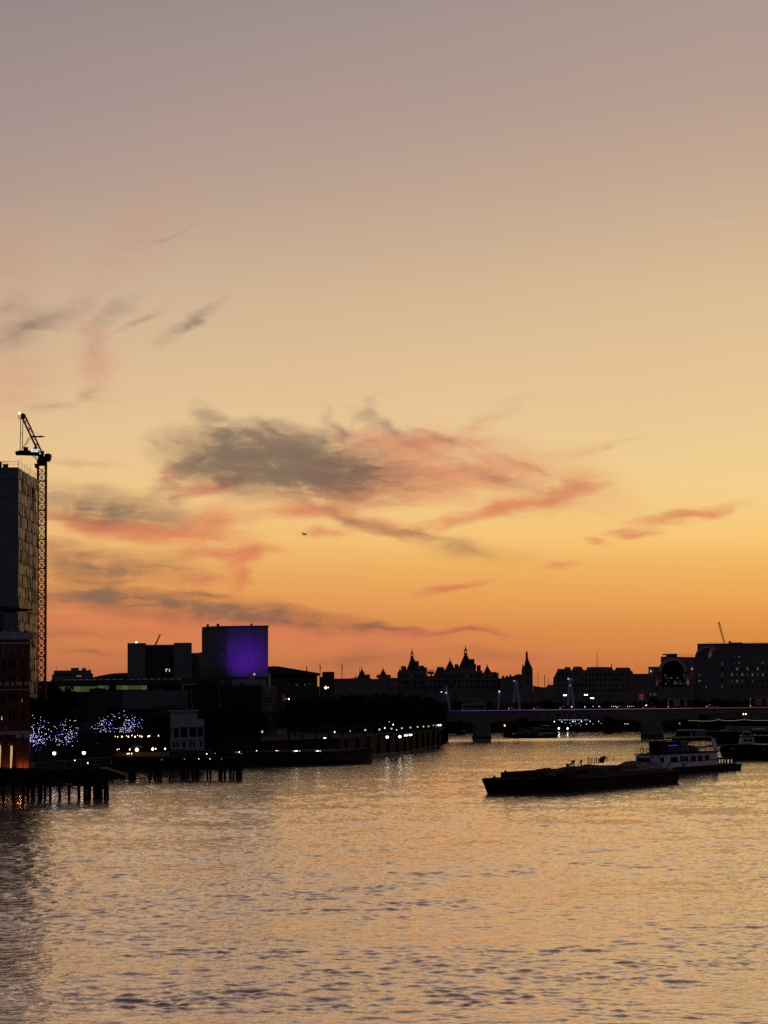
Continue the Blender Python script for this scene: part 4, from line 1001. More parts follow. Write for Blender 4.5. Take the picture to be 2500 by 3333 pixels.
lit_tree(205, 2330, 2425, 152, 278, 415.0, 42, 'bare spreading tree with white bulbs, above the pair of globe lamps', 'white and blue bulbs in the wide middle tree above the two globe lamps', 210)
lit_tree(375, 2318, 2406, 303, 482, 455.0, 43, 'bare vase-shaped tree strung with bulbs, left of the white building', 'dense blue, white and pink bulbs in the tree nearest the white building', 420, .62)

# ================================================================== lamps and small lights on the south bank
for px, py, lb in ((176.5, 2452, 'left of two bright globe lamps behind the near jetty'), (273, 2450.5, 'right of two bright globe lamps behind the near jetty')):
    lamp_spot(px, py, 402.0, .30, G_WHITE, 'globe_lamp', lb, 'street lamp', 'globe lamps behind the near jetty', post=4.2)
# waterfront bar with parasol and bulbs
def bar():
    Y = 440.0
    t = thing('parasol', (at(444, 2460, Y).x, Y, at(444, 2464, Y).z), 'open parasol lit warm from beneath on the bar terrace left of the white building', 'parasol')
    c = at(446, 2428, Y); q = MB(); r = 1.35; zt = at(444, 2425, Y).z; ze = at(444, 2433, Y).z
    q.frustum(c.x, Y, ze, zt, r, r, .04, .04, n=8); q.build('canopy', mat('parasol_canvas', (.45, .33, .22), .8), t)
    q = MB(); q.tube((c.x, Y, t.location.z), (c.x, Y, ze), .04, n=6); q.build('pole', DARK, t)
    lamp_spot(445.5, 2440.5, Y - .3, .34, G_WARM, 'terrace_lamp', 'bright warm lamp under the parasol on the bar terrace', 'lamp')
    for i, (px, py, r) in enumerate([(422.5, 2440, .12), (497, 2438.5, .24), (506.5, 2437.5, .12), (537.5, 2437.5, .15), (419.5, 2453.5, .10), (428.5, 2453.5, .10), (414, 2454, .08), (382, 2440, .08), (388, 2438.5, .06)]):
        lamp_spot(px, py, Y - .3, r, G_WARM, 'terrace_lamp', 'one of the small warm lamps along the bar terrace either side of the parasol', 'lamp', 'small warm lamps along the bar terrace')
    for i, (px, py, r) in enumerate([(397, 2398, .13), (412, 2395, .07), (418, 2398, .12), (430, 2394, .09), (439.5, 2398.5, .13), (455, 2396, .09), (461, 2398, .13), (482, 2397, .12), (487, 2395.5, .11), (516, 2395, .10), (383, 2399, .08), (448, 2394, .06), (375, 2397, .07)]):
        lamp_spot(px, py, Y + 3, r, G_WARM if i % 3 else G_ORANGE, 'festoon_bulb', 'one of the warm festoon bulbs in a row above the bar terrace', 'bulb', 'festoon bulbs above the bar terrace')
    q = MB(); q.path([at(370, 2396, Y + 3), at(420, 2393, Y + 3), at(480, 2392.5, Y + 3), at(518, 2393.5, Y + 3)], .035, 4); o = q.build('festoon_cable', DARK); tag(o, 'thin cable the festoon bulbs hang from, above the bar terrace', 'cable')
    q = MB(); pxbox(q, 372, 553, 2449, 2462, Y + 1, 2); o = q.build('bar_counter', WOOD); tag(o, 'low timber bar counter on the terrace left of the white building', 'bar counter')
bar()
# promenade lamps: cream lanterns on the wall, white globes below, windows in the dark
for px, py, Y in ((1189, 2376, 565), (1235, 2374.5, 590), (1274.5, 2371.5, 615), (1308, 2370, 640), (1336, 2368, 668), (1359.5, 2366, 695), (1378.5, 2365, 720), (1395, 2364, 740)):
    lamp_spot(px, py, Y, .26, glow('lantern_cream', (.75, .74, .45), .75) if px == 1189 else bpy.data.materials['lantern_cream'], 'wall_lantern', 'one of the cream lanterns spaced along the top of the river wall', 'street lamp', 'cream lanterns along the river wall', post=2.8)
for i, (px, py) in enumerate([(1404, 2363), (1411, 2361), (1416, 2358.5), (1420, 2362), (1424, 2360), (1427, 2361), (1433, 2360.5), (1437, 2360.5)]):
    lamp_spot(px, py, 790 + i * 4, .2 if i != 6 else .26, G_WHITE if i in (6, 5) else bpy.data.materials['lantern_cream'], 'quay_lamp', 'one of the bunched lamps where the river wall meets the bridge', 'lamp', 'bunched lamps by the bridge end')
for px, py, r, lb in ((1057.5, 2404, .34, 'bright white lamp farthest left under the black trees'), (1132.5, 2407.5, .34, 'bright warm lamp above the pale kiosk under the trees'), (1260.5, 2399, .36, 'bright white lamp left of the run of paired lamps'), (1301.5, 2397.5, .36, 'largest lamp of the run by the river wall')):
    lamp_spot(px, py, 600.0, r, G_WHITE if px != 1132.5 else G_WARM, 'promenade_lamp', lb, 'street lamp', post=3.6)
for px, py in ((1296, 2399), (1318, 2394), (1324, 2393.5), (1333, 2392.5), (1339, 2392)):
    lamp_spot(px, py, 640.0, .20, G_WHITE, 'bollard_lamp', 'one of the small white lamps in a row right of the largest lamp', 'lamp', 'row of small white lamps by the river wall')
for px, py, r, g, Y in ((1089.5, 2383, .18, G_COOL, 600), (1252.5, 2370, .13, G_WHITE, 640), (1279.5, 2341, .11, G_WHITE, 700), (1280, 2359, .14, G_WHITE, 700), (1291, 2376, .11, G_WARM, 700), (940.5, 2275.5, .17, G_WHITE, 640), (974, 2312.5, .12, G_WHITE, 640), (1029.5, 2311, .17, G_WHITE, 640), (1020.5, 2311, .08, G_WHITE, 640), (1267, 2350, .06, G_WHITE, 700), (1140, 2380, .07, G_WARM, 640)):
    lamp_spot(px, py, Y - 40, r, g, 'distant_lamp', 'one of the pinprick lamps scattered among the black riverside trees', 'lamp', 'pinprick lamps among the black trees')
lamp_spot(1060, 2239, 640, .36, G_WARM, 'rooftop_lamp', 'warm bright lamp above the tree tops below the square block', 'lamp')
lamp_spot(1068, 2238, 640, .14, G_WARM, 'rooftop_lamp', 'faint small lamp just right of the warm rooftop lamp', 'lamp')
lamp_spot(853.5, 2382, 520, .24, bpy.data.materials['lantern_cream'], 'wall_lamp', 'dim cream lamp left of the foot of the stair tower', 'lamp')
lamp_spot(931, 2274.5, 555, .10, G_RED, 'red_lamp', 'tiny red lamp beside the top of the stair tower', 'lamp')
def kiosk():
    Y = 560
    t = thing('kiosk', (at(1128, 2430, Y).x, Y, QZ), 'small pale kiosk on the river wall below the warm lamp', 'kiosk')
    km = mat('kiosk_cream', (.35, .30, .22), .8)
    q = MB(); pxbox(q, 1116, 1139, 2416, 2436, Y, 3); q.build('wall', CONCD, t)
    q = MB(); pxprof(q, [(1112, 2416), (1128, 2409), (1143, 2416)], Y - .4, 4); q.build('roof', km, t)
    q = MB(); pxbox(q, 1109.5, 1112.5, 2407, 2414, Y - .2, .3); q.build('sign', glow('kiosk_sign', (.6, .55, .4), .25), t)
    q = MB(); pxbox(q, 1141, 1145, 2409, 2428, Y - .2, .3); q.build('banner', km, t)
kiosk()
for i, px in enumerate((835.5, 901, 908, 955, 964, 975, 1028, 1034, 1042)):
    w = (3, 7, 4, 3, 8, 5, 3, 5, 7)[i]
    p = at(px, 2444.5, 500.0); q = MB(); q.box(p.x - w * .033, p.x + w * .033, 499.8, 500.0, p.z - .09, p.z + .09)
    o = q.build('step_light', G_WHITE if i in (1, 4, 7, 0) else glow('step_dim', (.7, .75, .7), .8)); tag(o, 'one of the short white strip lights low on the dark quay', 'lamp', 'strip lights low on the dark quay')
# low dark quay where the beach pontoon meets the wall
def quay():
    Y = 478
    t = thing('quay', (at(950, 2480, Y).x, Y, 0), 'low black quay under the strip lights, running right from the farther jetty', 'quay')
    a = gp(789, 2497, 0); b_ = gp(1150, 2489, 0)
    q = MB(); zt = at(850, 2447, 490).z
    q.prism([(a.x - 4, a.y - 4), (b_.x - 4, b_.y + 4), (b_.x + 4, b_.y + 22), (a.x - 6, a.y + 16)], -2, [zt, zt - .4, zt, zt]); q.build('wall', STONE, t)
    q = MB(); q.prism([(b_.x - 3.9, b_.y + 3.5), (b_.x + 2.5, b_.y + 12), (b_.x + 4, b_.y + 21), (b_.x - 3, b_.y + 14)], -2, [1.2, .1, 2.4, zt - .5]); q.build('steps', STONE, t)
quay()
# pontoon at the end of the wall
t = thing('mooring_pontoon', (at(1445, 2425, 800).x, 800, 0), 'small dark boxy mooring pontoon jutting out at the end of the river wall', 'pontoon')
for pts, nm in (([(1430, 2420), (1430, 2408), (1452, 2407), (1452, 2419)], 'float'), ([(1436, 2396), (1436, 2392), (1453.5, 2392), (1453.5, 2397)], 'roof'), ([(1438, 2407), (1438, 2397), (1441, 2397), (1441, 2407)], 'post'), ([(1448.5, 2407), (1448.5, 2397), (1449.5, 2397), (1449.5, 2407)], 'post'), ([(1430, 2431), (1430, 2420.4), (1434, 2420.4), (1434, 2431)], 'fender')):
    q = MB(); pxprof(q, pts, 800, 5 if nm != 'post' else .3); q.build(nm, BLACKP, t)

# ================================================================== road bridge
BY = 875.0
CONB = mat('portland_stone_bridge', (.16, .155, .145), .85, .2, .15, .15)
def bridge():
    t = thing('road_bridge', (at(1850, 2320, BY).x, BY, 0), 'wide low concrete road bridge of shallow arches with a thin purple and pink light line', 'bridge')
    W = 25.0
    topl = lambda px: 2315.2 - (px - 1430) * 0.0112
    piers = [970, 1568, 2122, 2680]
    def soff(px):      # underside, sagging to each pier
        for a, b in zip(piers[:-1], piers[1:]):
            if a <= px <= b:
                u = (px - a) / (b - a) * 2 - 1
                base = 2362 - (px - 1568) * .009
                return base - 35 * (1 - abs(u) ** 2.0) if not (a == 970) else base + 0 - 35 * (1 - abs(u) ** 2.2)
        return 2355
    xs = list(range(1340, 2660, 12))
    prof = [(x, topl(x)) for x in xs] + [(x, soff(x)) for x in xs[::-1]]
    X = [(at(x, y, BY).x, at(x, y, BY).z) for x, y in prof]
    q = MB(); n = len(xs)
    vs = []; fs = []
    for i in range(n):
        xt, zt = X[i]; xb, zb = X[2 * n - 1 - i]
        vs += [(xt, BY, zt), (xb, BY, zb), (xt, BY + W, zt), (xb, BY + W, zb)]
    for i in range(n - 1):
        a = 4 * i; b = a + 4; fs += [(a, a + 1, b + 1, b), (a + 2, b + 2, b + 3, a + 3), (a + 1, a + 3, b + 3, b + 1), (a, b, b + 2, a + 2)]
    q.add(vs, fs); q.build('deck', CONB, t)
    # slim parapet with a moulding, and the light line just under it
    q = MB()
    for x0, x1 in zip(xs[:-1], xs[1:]):
        a = at(x0, topl(x0), BY - .35); b = at(x1, topl(x1), BY - .35)
        q.slab([(a.x, a.z - .25), (b.x, b.z - .25), (b.x, b.z + .15), (a.x, a.z + .15)], BY - .35, BY - .004)
    q.build('cornice', CONB, t)
    for i, (xa, xb, g) in enumerate([(1450, 1500, glow('strip_violet', (.30, .12, 1.0), .14)), (1500, 1720, glow('strip_lilac', (.42, .18, .85), .26)), (1720, 1990, glow('strip_mauve', (.62, .30, .62), .3)), (1990, 2250, glow('strip_rose', (.85, .30, .50), .3)), (2250, 2650, glow('strip_pink', (.75, .16, .36), .26))]):
        q = MB(); a = at(xa, topl(xa) - .9, BY - .5); b = at(xb, topl(xb) - .9, BY - .5); q.tube(a, b, .085, n=5); q.build('light_strip', g, t)
    # rails on posts
    q = MB()
    for dz in (.95, .55):
        a = at(1430, topl(1430), BY + 1.5); b = at(2650, topl(2650), BY + 1.5); q.tube(a + Vector((0, 0, dz)), b + Vector((0, 0, dz)), .03, n=4)
    for px in range(1430, 2650, 8):
        a = at(px, topl(px), BY + 1.5); q.tube(a, a + Vector((0, 0, .95)), .03, n=4)
    q.build('handrail', DARK, t)
    for px, pc in ((1568, (1538, 1598)), (2122, (2087, 2159)), (2680, (2650, 2710))):
        q = MB(); yb = 2409 - (px - 1568) * .009; Y0 = BY - 4
        a = at(pc[0], 2385, Y0); b = at(pc[1], 2385, Y0); zt = at(px, 2359 - (px - 1568) * .009, Y0).z; c = (a.x + b.x) / 2; w = (b.x - a.x) / 2
        foot = [(c - w, Y0 + 1.5), (c - w * .6, Y0), (c + w * .6, Y0), (c + w, Y0 + 1.5), (c + w, Y0 + W + 6), (c - w, Y0 + W + 6)]
        kx = c / BY; foot = [(x + kx * (y - Y0), y) for x, y in foot]
        q.prism(foot, -3, zt - 1.2)
        foot2 = [(c + (x - c) * .93, y + .3) for x, y in foot]; q.prism(foot2, zt - 1.198, zt + .6); pr = q.build('pier', CONB, t)
        q = MB(); foot3 = [(c + (x - c) * 1.06, y - .25) for x, y in foot[:4]] + [(c + w * 1.06 + kx * (W + 6), Y0 + W + 6.3), (c - w * 1.06 + kx * (W + 6), Y0 + W + 6.3)]; q.prism(foot3, -3, 1.3); q.build('pier_footing', STONE, pr)
    return topl
topl = bridge()
# carriageway sheet on the deck
q = MB(); a = at(1344, topl(1344), BY); b = at(2640, topl(2640), BY)
q.slab([(a.x, a.z - .02), (b.x, b.z - .02), (b.x, b.z + .004), (a.x, a.z + .004)], BY + 3, BY + 23); o = q.build('road', ASPH); tag(o, kind='structure')
def vehicle(kind, px, w_px, h_px, label, col, lane=6.0, facing=1, group=None, glowm=None):
    Y = BY + lane; s = Y / F; p = at(px, topl(px), Y); zr = at(px, topl(px), BY).z; Lh = w_px * s; H = h_px * s + (p.z - zr) * 0
    x0, x1 = p.x - Lh / 2, p.x + Lh / 2
    t = thing(kind, (p.x, Y, zr), label, {'coach': 'coach', 'double_deck_bus': 'bus', 'car': 'car'}[kind], group)
    body = mat('paint_' + label[:14].replace(' ', '_'), col, .35, .1, .5, 0, spec=.5)
    r = {'coach': .5, 'double_deck_bus': .5, 'car': .33}[kind]; Wd = 2.5 if kind != 'car' else 1.8
    if kind == 'car':
        prof = [(x0, zr + .25), (x1, zr + .25), (x1, zr + .62), (x1 - .12 * Lh, zr + .80), (x1 - .28 * Lh, zr + H), (x1 - .58 * Lh, zr + H + .04), (x1 - .82 * Lh, zr + .92), (x0 + .02, zr + .78)]
        gl = [(x1 - .16 * Lh, zr + .84), (x1 - .29 * Lh, zr + H - .08), (x1 - .57 * Lh, zr + H - .05), (x1 - .76 * Lh, zr + .92)]
        q = MB(); q.slab(prof, Y, Y + Wd); q.build('body', body, t)
        q = MB(); q.slab(gl, Y - .012, Y - .002); q.build('side_window', GLASS, t)
    else:
        c = .35
        prof = [(x0, zr + .3), (x1, zr + .3), (x1, zr + H - c), (x1 - c, zr + H), (x0 + c * 1.4, zr + H), (x0 + .1, zr + H - c * 1.3)]
        q = MB(); q.slab(prof, Y, Y + Wd); q.build('body', body, t)
        rows = [(zr + 1.1, zr + H - .55)] if kind == 'coach' else [(zr + 1.0, zr + 2.0), (zr + H - 1.45, zr + H - .55)]
        for za, zb in rows:
            n = 6 
            for i in range(n):
                xa = x0 + .45 + (Lh - .9) * i / n; xb = x0 + .45 + (Lh - .9) * (i + 1) / n - .08
                q = MB(); q.box(xa, xb, Y - .015, Y - .003, za, zb); q.build('window', glowm if (glowm and i in (1, 2, 4)) else GLASS, t)
        q = MB(); pts = [(x0 + .1, zr + 1.0), (x0 + .02, zr + H - c * 1.2), (x0 + c * 1.2, zr + H + .03), (x1 - c, zr + H + .03)]
        q.path([(x, Y + .1, z) for x, z in pts], .07, 4); q.build('roof_edge', WHITEP, t)
    for wx in (x0 + .19 * Lh, x1 - .19 * Lh):
        for wy in (Y - .02, Y + Wd - .22):
            q = MB(); q.tube((wx, wy, zr + r), (wx, wy + .24, zr + r), r, n=14); wh = q.build('wheel', DARK, t)
            q = MB(); q.tube((wx, wy - .012, zr + r), (wx, wy - .002, zr + r), r * .55, n=10); q.build('hub', GREYP, wh)
    for sx in (-1, 1):
        q = MB(); xx = x1 if sx > 0 else x0
        for yy in (Y + .2, ): q.box(xx - .02 if sx > 0 else xx - .03, xx + .03 if sx > 0 else xx + .02, yy, yy + .3, zr + .62, zr + .78)
        q.build('headlight' if sx == facing else 'tail_light', G_WHITE if sx == facing else G_RED, t)
vehicle('coach', 1543.5, 77, 23, 'long low coach with a black window band on the left half of the bridge', (.20, .21, .24), 5)
vehicle('double_deck_bus', 2215, 77, 32, 'dark red double-deck bus with pale roof edge above the right-hand pier', (.16, .02, .025), 5, -1, glowm=glow('bus_window_dim', (.7, .6, .4), .012))
vehicle('double_deck_bus', 2482, 77, 33, 'dark red double-deck bus cut off by the right edge of the picture', (.16, .02, .025), 5, -1, glowm=glow('bus_window_dim', (.7, .6, .4), .012))
for px, lb, cl in ((1674, 'pale rimmed car on the bridge, right of the coach', (.3, .3, .32)), (1756, 'pale silver car alone over the middle of the left arch', (.35, .35, .36)), (1842, 'dark car on the bridge just left of the splayed white mast', (.08, .08, .09)),
                 (2026, 'silver car on the bridge, first to the left of the right-hand pier', (.3, .3, .3)), (2112, 'grey car on the bridge right above the right-hand pier', (.2, .2, .21)), (2318, 'pale car with headlights on, between the two red buses', (.3, .3, .3))):
    vehicle('car', px, 36, 12.5, lb, cl, 4.2, -1)

# ================================================================== footbridge masts beyond the road bridge
FY = 1090.0
def mast(name, label, ptop, feet, glows, fade=None):
    tp = at(ptop[0], ptop[1], FY); t = thing(name, (tp.x, FY, 0), label, 'mast')
    mm = bpy.data.materials.get('mast_white') or mat('mast_white', (.45, .45, .50), .6, .15, .5)
    for i, (fx, fy, r) in enumerate(feet):
        q = MB(); q.tube(tp, at(fx, fy, FY), r * .8, r, n=8); q.build('leg', mm, t)
    q = MB()
    for i in range(7):
        q.tube(tp, at(ptop[0] - 30 + i * 10, 2322, FY + (i - 3) * 2), .05, n=3)
    q.build('stay_rods', mm, t)
    for gx, gy, r, m_ in glows:
        q = MB(); q.ball(at(gx, gy, FY - 1), r, 6, 4); q.build('mast_lamp', m_, t)
MG = glow('mast_head_lamp', (.70, .72, 1.0), 1.4); MG2 = glow('mast_head_blue', (.12, .10, .8), .5)
mast('bridge_mast', 'leftmost leaning white footbridge mast with two small lamps at its head', (1452, 2233), [(1466, 2330, .55)], [(1437, 2252, .32, MG), (1451.5, 2255, .28, MG)])
mast('bridge_mast', 'slim white footbridge mast with a blue-white lamp, right of the coach', (1626, 2246), [(1620, 2330, .55)], [(1625, 2251, .35, MG), (1631, 2253, .2, MG2), (1621, 2256, .2, MG2)])
mast('bridge_mast', 'white inverted V footbridge mast in front of the pointed clock-like tower', (1681, 2214), [(1672, 2288, .5), (1693, 2328, .55)], [(1673.5, 2216.5, .22, MG)])
mast('bridge_mast', 'tallest white inverted V footbridge mast beside three bright lamps', (1855, 2206), [(1847, 2330, .55), (1871, 2330, .55)], [(1849.5, 2209.5, .3, MG), (1858, 2211, .32, MG2), (1864, 2214, .2, MG2), (1856, 2231, .16, MG)])
q = MB(); a = at(1380, 2322, FY + 6); b = at(2700, 2310, FY + 6); q.slab([(a.x, a.z - 1.2), (b.x, b.z - 1.2), (b.x, b.z), (a.x, a.z)], FY + 2, FY + 16); rb = thing('footbridge', (100, FY, 0), 'dark railway and foot bridge glimpsed under the arches of the road bridge', 'bridge')
q.build('girder', DARK, rb)
for px in (1500, 1700, 1980, 2290, 2560):
    p = at(px, 2380, FY + 8); q = MB(); q.frustum(p.x, FY + 9, -3, 8, 2.2, 5, 1.8, 4.5); q.build('pier', STONE, rb)
for px, py, r in ((1839, 2263, .52), (1907.5, 2261.5, .48), (1927.5, 2272.5, .48)):
    lb = {1839: 'bright white embankment lamp left of the tall inverted V mast', 1907.5: 'bright white embankment lamp, higher of the pair right of the tall mast', 1927.5: 'bright white embankment lamp, lower of the pair right of the tall mast'}[px]
    p = at(px, py, 1175.0); t = thing('street_lamp', (p.x, 1175, QZ), lb, 'street lamp')
    q = MB(); q.tube((p.x, 1175, QZ), p, .12, .07, n=6); q.build('post', DARK, t)
    for sx in (-1, 1): q = MB(); q.ball(p + Vector((sx * .55 * (1 if px != 1839 else .8), 0, 0)), r * .8, 8, 5, .8); q.build('globe', G_WHITE, t)

# ================================================================== skyline beyond: turreted palace block
SKY1 = mat('portland_stone_hazed', (.19, .165, .145), .9, .35, .12, .2)  # stone tone raised to put distance haze into the base colour
ROOFD = mat('lead_roof_hazed', (.09, .078, .07), .7, .3, .2, .2)  # roof tone lightened for the same haze
def palace():
    Y = 1700.0
    t = thing('turreted_building', (at(1430, 2300, Y).x, Y, QZ), 'long turreted stone building with steep pavilion roofs and two tall lantern spires on the skyline', 'building')
    SKEW[0] = .03
    walls = [(1140, 1205, 2207), (1205, 1232, 2209.5), (1232, 1270, 2199), (1270, 1294, 2206), (1294, 1308, 2188), (1308, 1389.5, 2184), (1389.5, 1416, 2200), (1416, 1448, 2192), (1448, 1486, 2180), (1486, 1550, 2171), (1550, 1572, 2183), (1572, 1624, 2190), (1624, 1700, 2208)]
    for i, (a, c, y) in enumerate(walls):
        q = MB(); pxbox(q, a, c, y, 2345, Y + (i % 3) * .8, 26 - (i % 3)); q.build('wall', SKY1, t)
    masses = [  # roofs and blocks above
        [(1162, 2207), (1168, 2196), (1177.3, 2177), (1186, 2192), (1192, 2207)], [(1153.5, 2207), (1154.5, 2203), (1157, 2203), (1160, 2207)], [(1190.5, 2207), (1190.5, 2195), (1203, 2195), (1203, 2207)],
        [(1225, 2206), (1226.5, 2196), (1236, 2196), (1246.5, 2177), (1257, 2196), (1270.5, 2196), (1270.5, 2206)],
        [(1294.5, 2190), (1302, 2176), (1308, 2190)], [(1306, 2190), (1306, 2168), (1320, 2168), (1322, 2173), (1322, 2190)],
        [(1321, 2186), (1331, 2160), (1336.5, 2142), (1346, 2142), (1352, 2152), (1363, 2172), (1364, 2186)], [(1353, 2180), (1353, 2151.5), (1363, 2151.5), (1363, 2180)],
        [(1364, 2186), (1364, 2166.5), (1380, 2166.5), (1380, 2172), (1389.5, 2172), (1389.5, 2186)],
        [(1413, 2196), (1421.5, 2178), (1423.5, 2170.5), (1444, 2171), (1448, 2184), (1448, 2196)],
        [(1447, 2182), (1455, 2168), (1464.6, 2147), (1473, 2162), (1481, 2180), (1481, 2184)], [(1479, 2184), (1479.5, 2162), (1493, 2162), (1493, 2184)],
        [(1492, 2175), (1501, 2155), (1511, 2133), (1521, 2133), (1530, 2150), (1534, 2175)], [(1529, 2176), (1529, 2145), (1544, 2144.5), (1545, 2161), (1550, 2161.5), (1550, 2176)],
        [(1552, 2186), (1552, 2166), (1565, 2165), (1565, 2186)], [(1572, 2192), (1576, 2187), (1585.6, 2165), (1600, 2189), (1601, 2192)],
        [(1598, 2192), (1601, 2187), (1616, 2187), (1621, 2203), (1628, 2210), (1624, 2212), (1600, 2212)]]
    for i, m_ in enumerate(masses):
        q = MB(); pxprof(q, m_, Y + 3 + (i % 3) * .7, 10 - (i % 3)); q.build('roof', ROOFD, t)
    for px, y0, y1, r in ((1177.3, 2178, 2167, .25), (1170.5, 2207, 2170, .3), (1246.5, 2178, 2170, .25), (1302, 2178, 2168, .22), (1464.6, 2149, 2138, .25), (1585.6, 2167, 2157, .25), (1157, 2204, 2196, .2), (1562, 2166, 2162, .4)):
        q = MB(); q.tube(at(px, y0, Y + 8), at(px, y1, Y + 8), r * 1.3, .08, n=5); q.build('finial', ROOFD, t)
    for cx, y0, ym, y1, w in ((1341.2, 2143, 2120, 2106, 4.6), (1515.7, 2134, 2110, 2097, 5)):
        q = MB(); A = at(cx, y0, Y + 8); B = at(cx, ym, Y + 8); C = at(cx, y1, Y + 8); s = Y / F
        for dx in (-1, 1):
            for dy in (-1, 1): q.tube((A.x + dx * w * s * .85, A.y + dy, A.z), (A.x + dx * w * s * .6, A.y + dy, B.z - 1), .32, n=4)
        q.frustum(A.x, A.y, A.z, A.z + (B.z - A.z) * .35, w * s, w * s, w * s * .8, w * s * .8, n=8, ph=0)
        q.frustum(A.x, A.y, A.z + (B.z - A.z) * .62, B.z, w * s * .85, w * s * .85, w * s * .33, w * s * .33, n=8, ph=0)
        q.frustum(A.x, A.y, B.z, C.z, w * s * .3, w * s * .3, .05, .05, n=6, ph=0); q.build('lantern_spire', ROOFD, t)
    for px in (1638, 1650, 1662, 1680, 1688, 1696):                # ragged chimneys along the low roof
        q = MB(); rnd = random.Random(px); pxbox(q, px - 4, px + 3, 2204 - (px - 1628) * .13 - rnd.uniform(0, 4), 2212, Y + 5, 5); q.build('chimney', ROOFD, t)
    q = MB(); pxprof(q, [(1628, 2212), (1628, 2208), (1660, 2202), (1700, 2197), (1700, 2212)], Y + 3, 8); q.build('roof', ROOFD, t)
    # dim windows in rows on the facade
    rnd = random.Random(8)
    for r_ in range(3):
        for i in range(26):
            if rnd.random() < .75:
                x = 1300 + i * 13 + rnd.uniform(-1, 1); add_window(t, x, 2200 + r_ * 18, Y - .01, 1.1, 2.3, GLASS, frame=.12, fm=SKY1)
    q = MB()
    for k in range(3): pxprof(q, [(1295, 2215 + k * 18), (1295, 2213.5 + k * 18), (1640, 2210 + k * 18), (1640, 2211.5 + k * 18)], Y - .5, .48)
    q.build('string_course', SKY1, t); t.children[-1]['kind'] = 'stuff'; del t.children[-1]['kind']
    SKEW[0] = None
    # tank on legs
    tk = thing('roof_tank', at(1402, 2200, Y + 6), 'small tank on a frame between the two spired pavilions', 'tank')
    q = MB(); pxbox(q, 1393, 1411, 2186, 2194, Y + 6, 5); q.build('tank', ROOFD, tk)
    q = MB(); 
    for x in (1392, 1402, 1412): q.tube(at(x, 2181, Y + 6), at(x, 2200, Y + 6), .22, n=4)
    for y in (2181, 2183.5): q.tube(at(1392, y, Y + 6), at(1412, y, Y + 6), .15, n=4)
    q.build('frame', ROOFD, tk)
palace()
def clocktower():
    Y = 1660.0
    t = thing('pointed_tower', (at(1717, 2300, Y).x, Y, QZ), 'slender stone tower with steep pointed roof and lantern, right end of the turreted building', 'tower')
    c = at(1717.5, 2200, Y); s = Y / F
    q = MB(); pxbox(q, 1699, 1735, 2178, 2345, Y, 8); q.build('shaft', SKY1, t)
    q = MB(); pxbox(q, 1698, 1736, 2176, 2177.8, Y - .4, 8.8); q.build('cornice', SKY1, t)
    q = MB(); pxprof(q, [(1704, 2175.8), (1710, 2150), (1711.5, 2138), (1718, 2138), (1722, 2152), (1733, 2175.8)], Y + .5, 6); q.build('roof', ROOFD, t)
    q = MB(); pxprof(q, [(1699.5, 2175.8), (1700, 2164), (1704, 2163), (1706, 2175.8)], Y + .4, 3); q.build('turret', ROOFD, t)
    q = MB(); pxprof(q, [(1711, 2138), (1711, 2127), (1712.5, 2122), (1714.5, 2119.5), (1717, 2122), (1718.3, 2127), (1718.3, 2138)], Y + 1.5, 2.2); q.tube(at(1714.5, 2121, Y + 2), at(1714.5, 2114, Y + 2), .12, n=4); q.build('lantern', ROOFD, t)
    for y in (2192, 2215): add_window(t, 1717, y, Y - .01, 1.5, 3.2, GLASS, frame=.15, fm=SKY1)
clocktower()
for px, yt, Yp, lb in ((1751, 2189, 2200, 'thin dark mast in the gap of sky, first right of the pointed tower'), (1772.5, 2194, 2200, 'lattice mast in the middle of the gap of sky right of the pointed tower'), (1785, 2207, 2200, 'short thin mast at the right side of the gap of sky'), (1792, 2218, 2200, 'shortest mast against the stepped block in the gap of sky')):
    b_ = at(px, yt, Yp); t = thing('radio_mast', (b_.x, Yp, QZ), lb, 'mast')
    q = MB(); q.tube((b_.x, Yp, QZ), b_, .38, .18, n=4)
    if px == 1772.5:
        for i in range(9): q.tube((b_.x - .5, Yp, b_.z - 2 - i * 1.1), (b_.x + .6, Yp, b_.z - 2.6 - i * 1.1), .2, n=4)
    q.build('mast', DARK, t)
bldg('low_rooftops', 'low dark rooftops filling the gap right of the pointed tower', 'building', [([(1735, 2345), (1735, 2232), (1760, 2236), (1790, 2238), (1815, 2237), (1815, 2345)], 0, 20, None, 'wall')], SKY1, 1800.0)

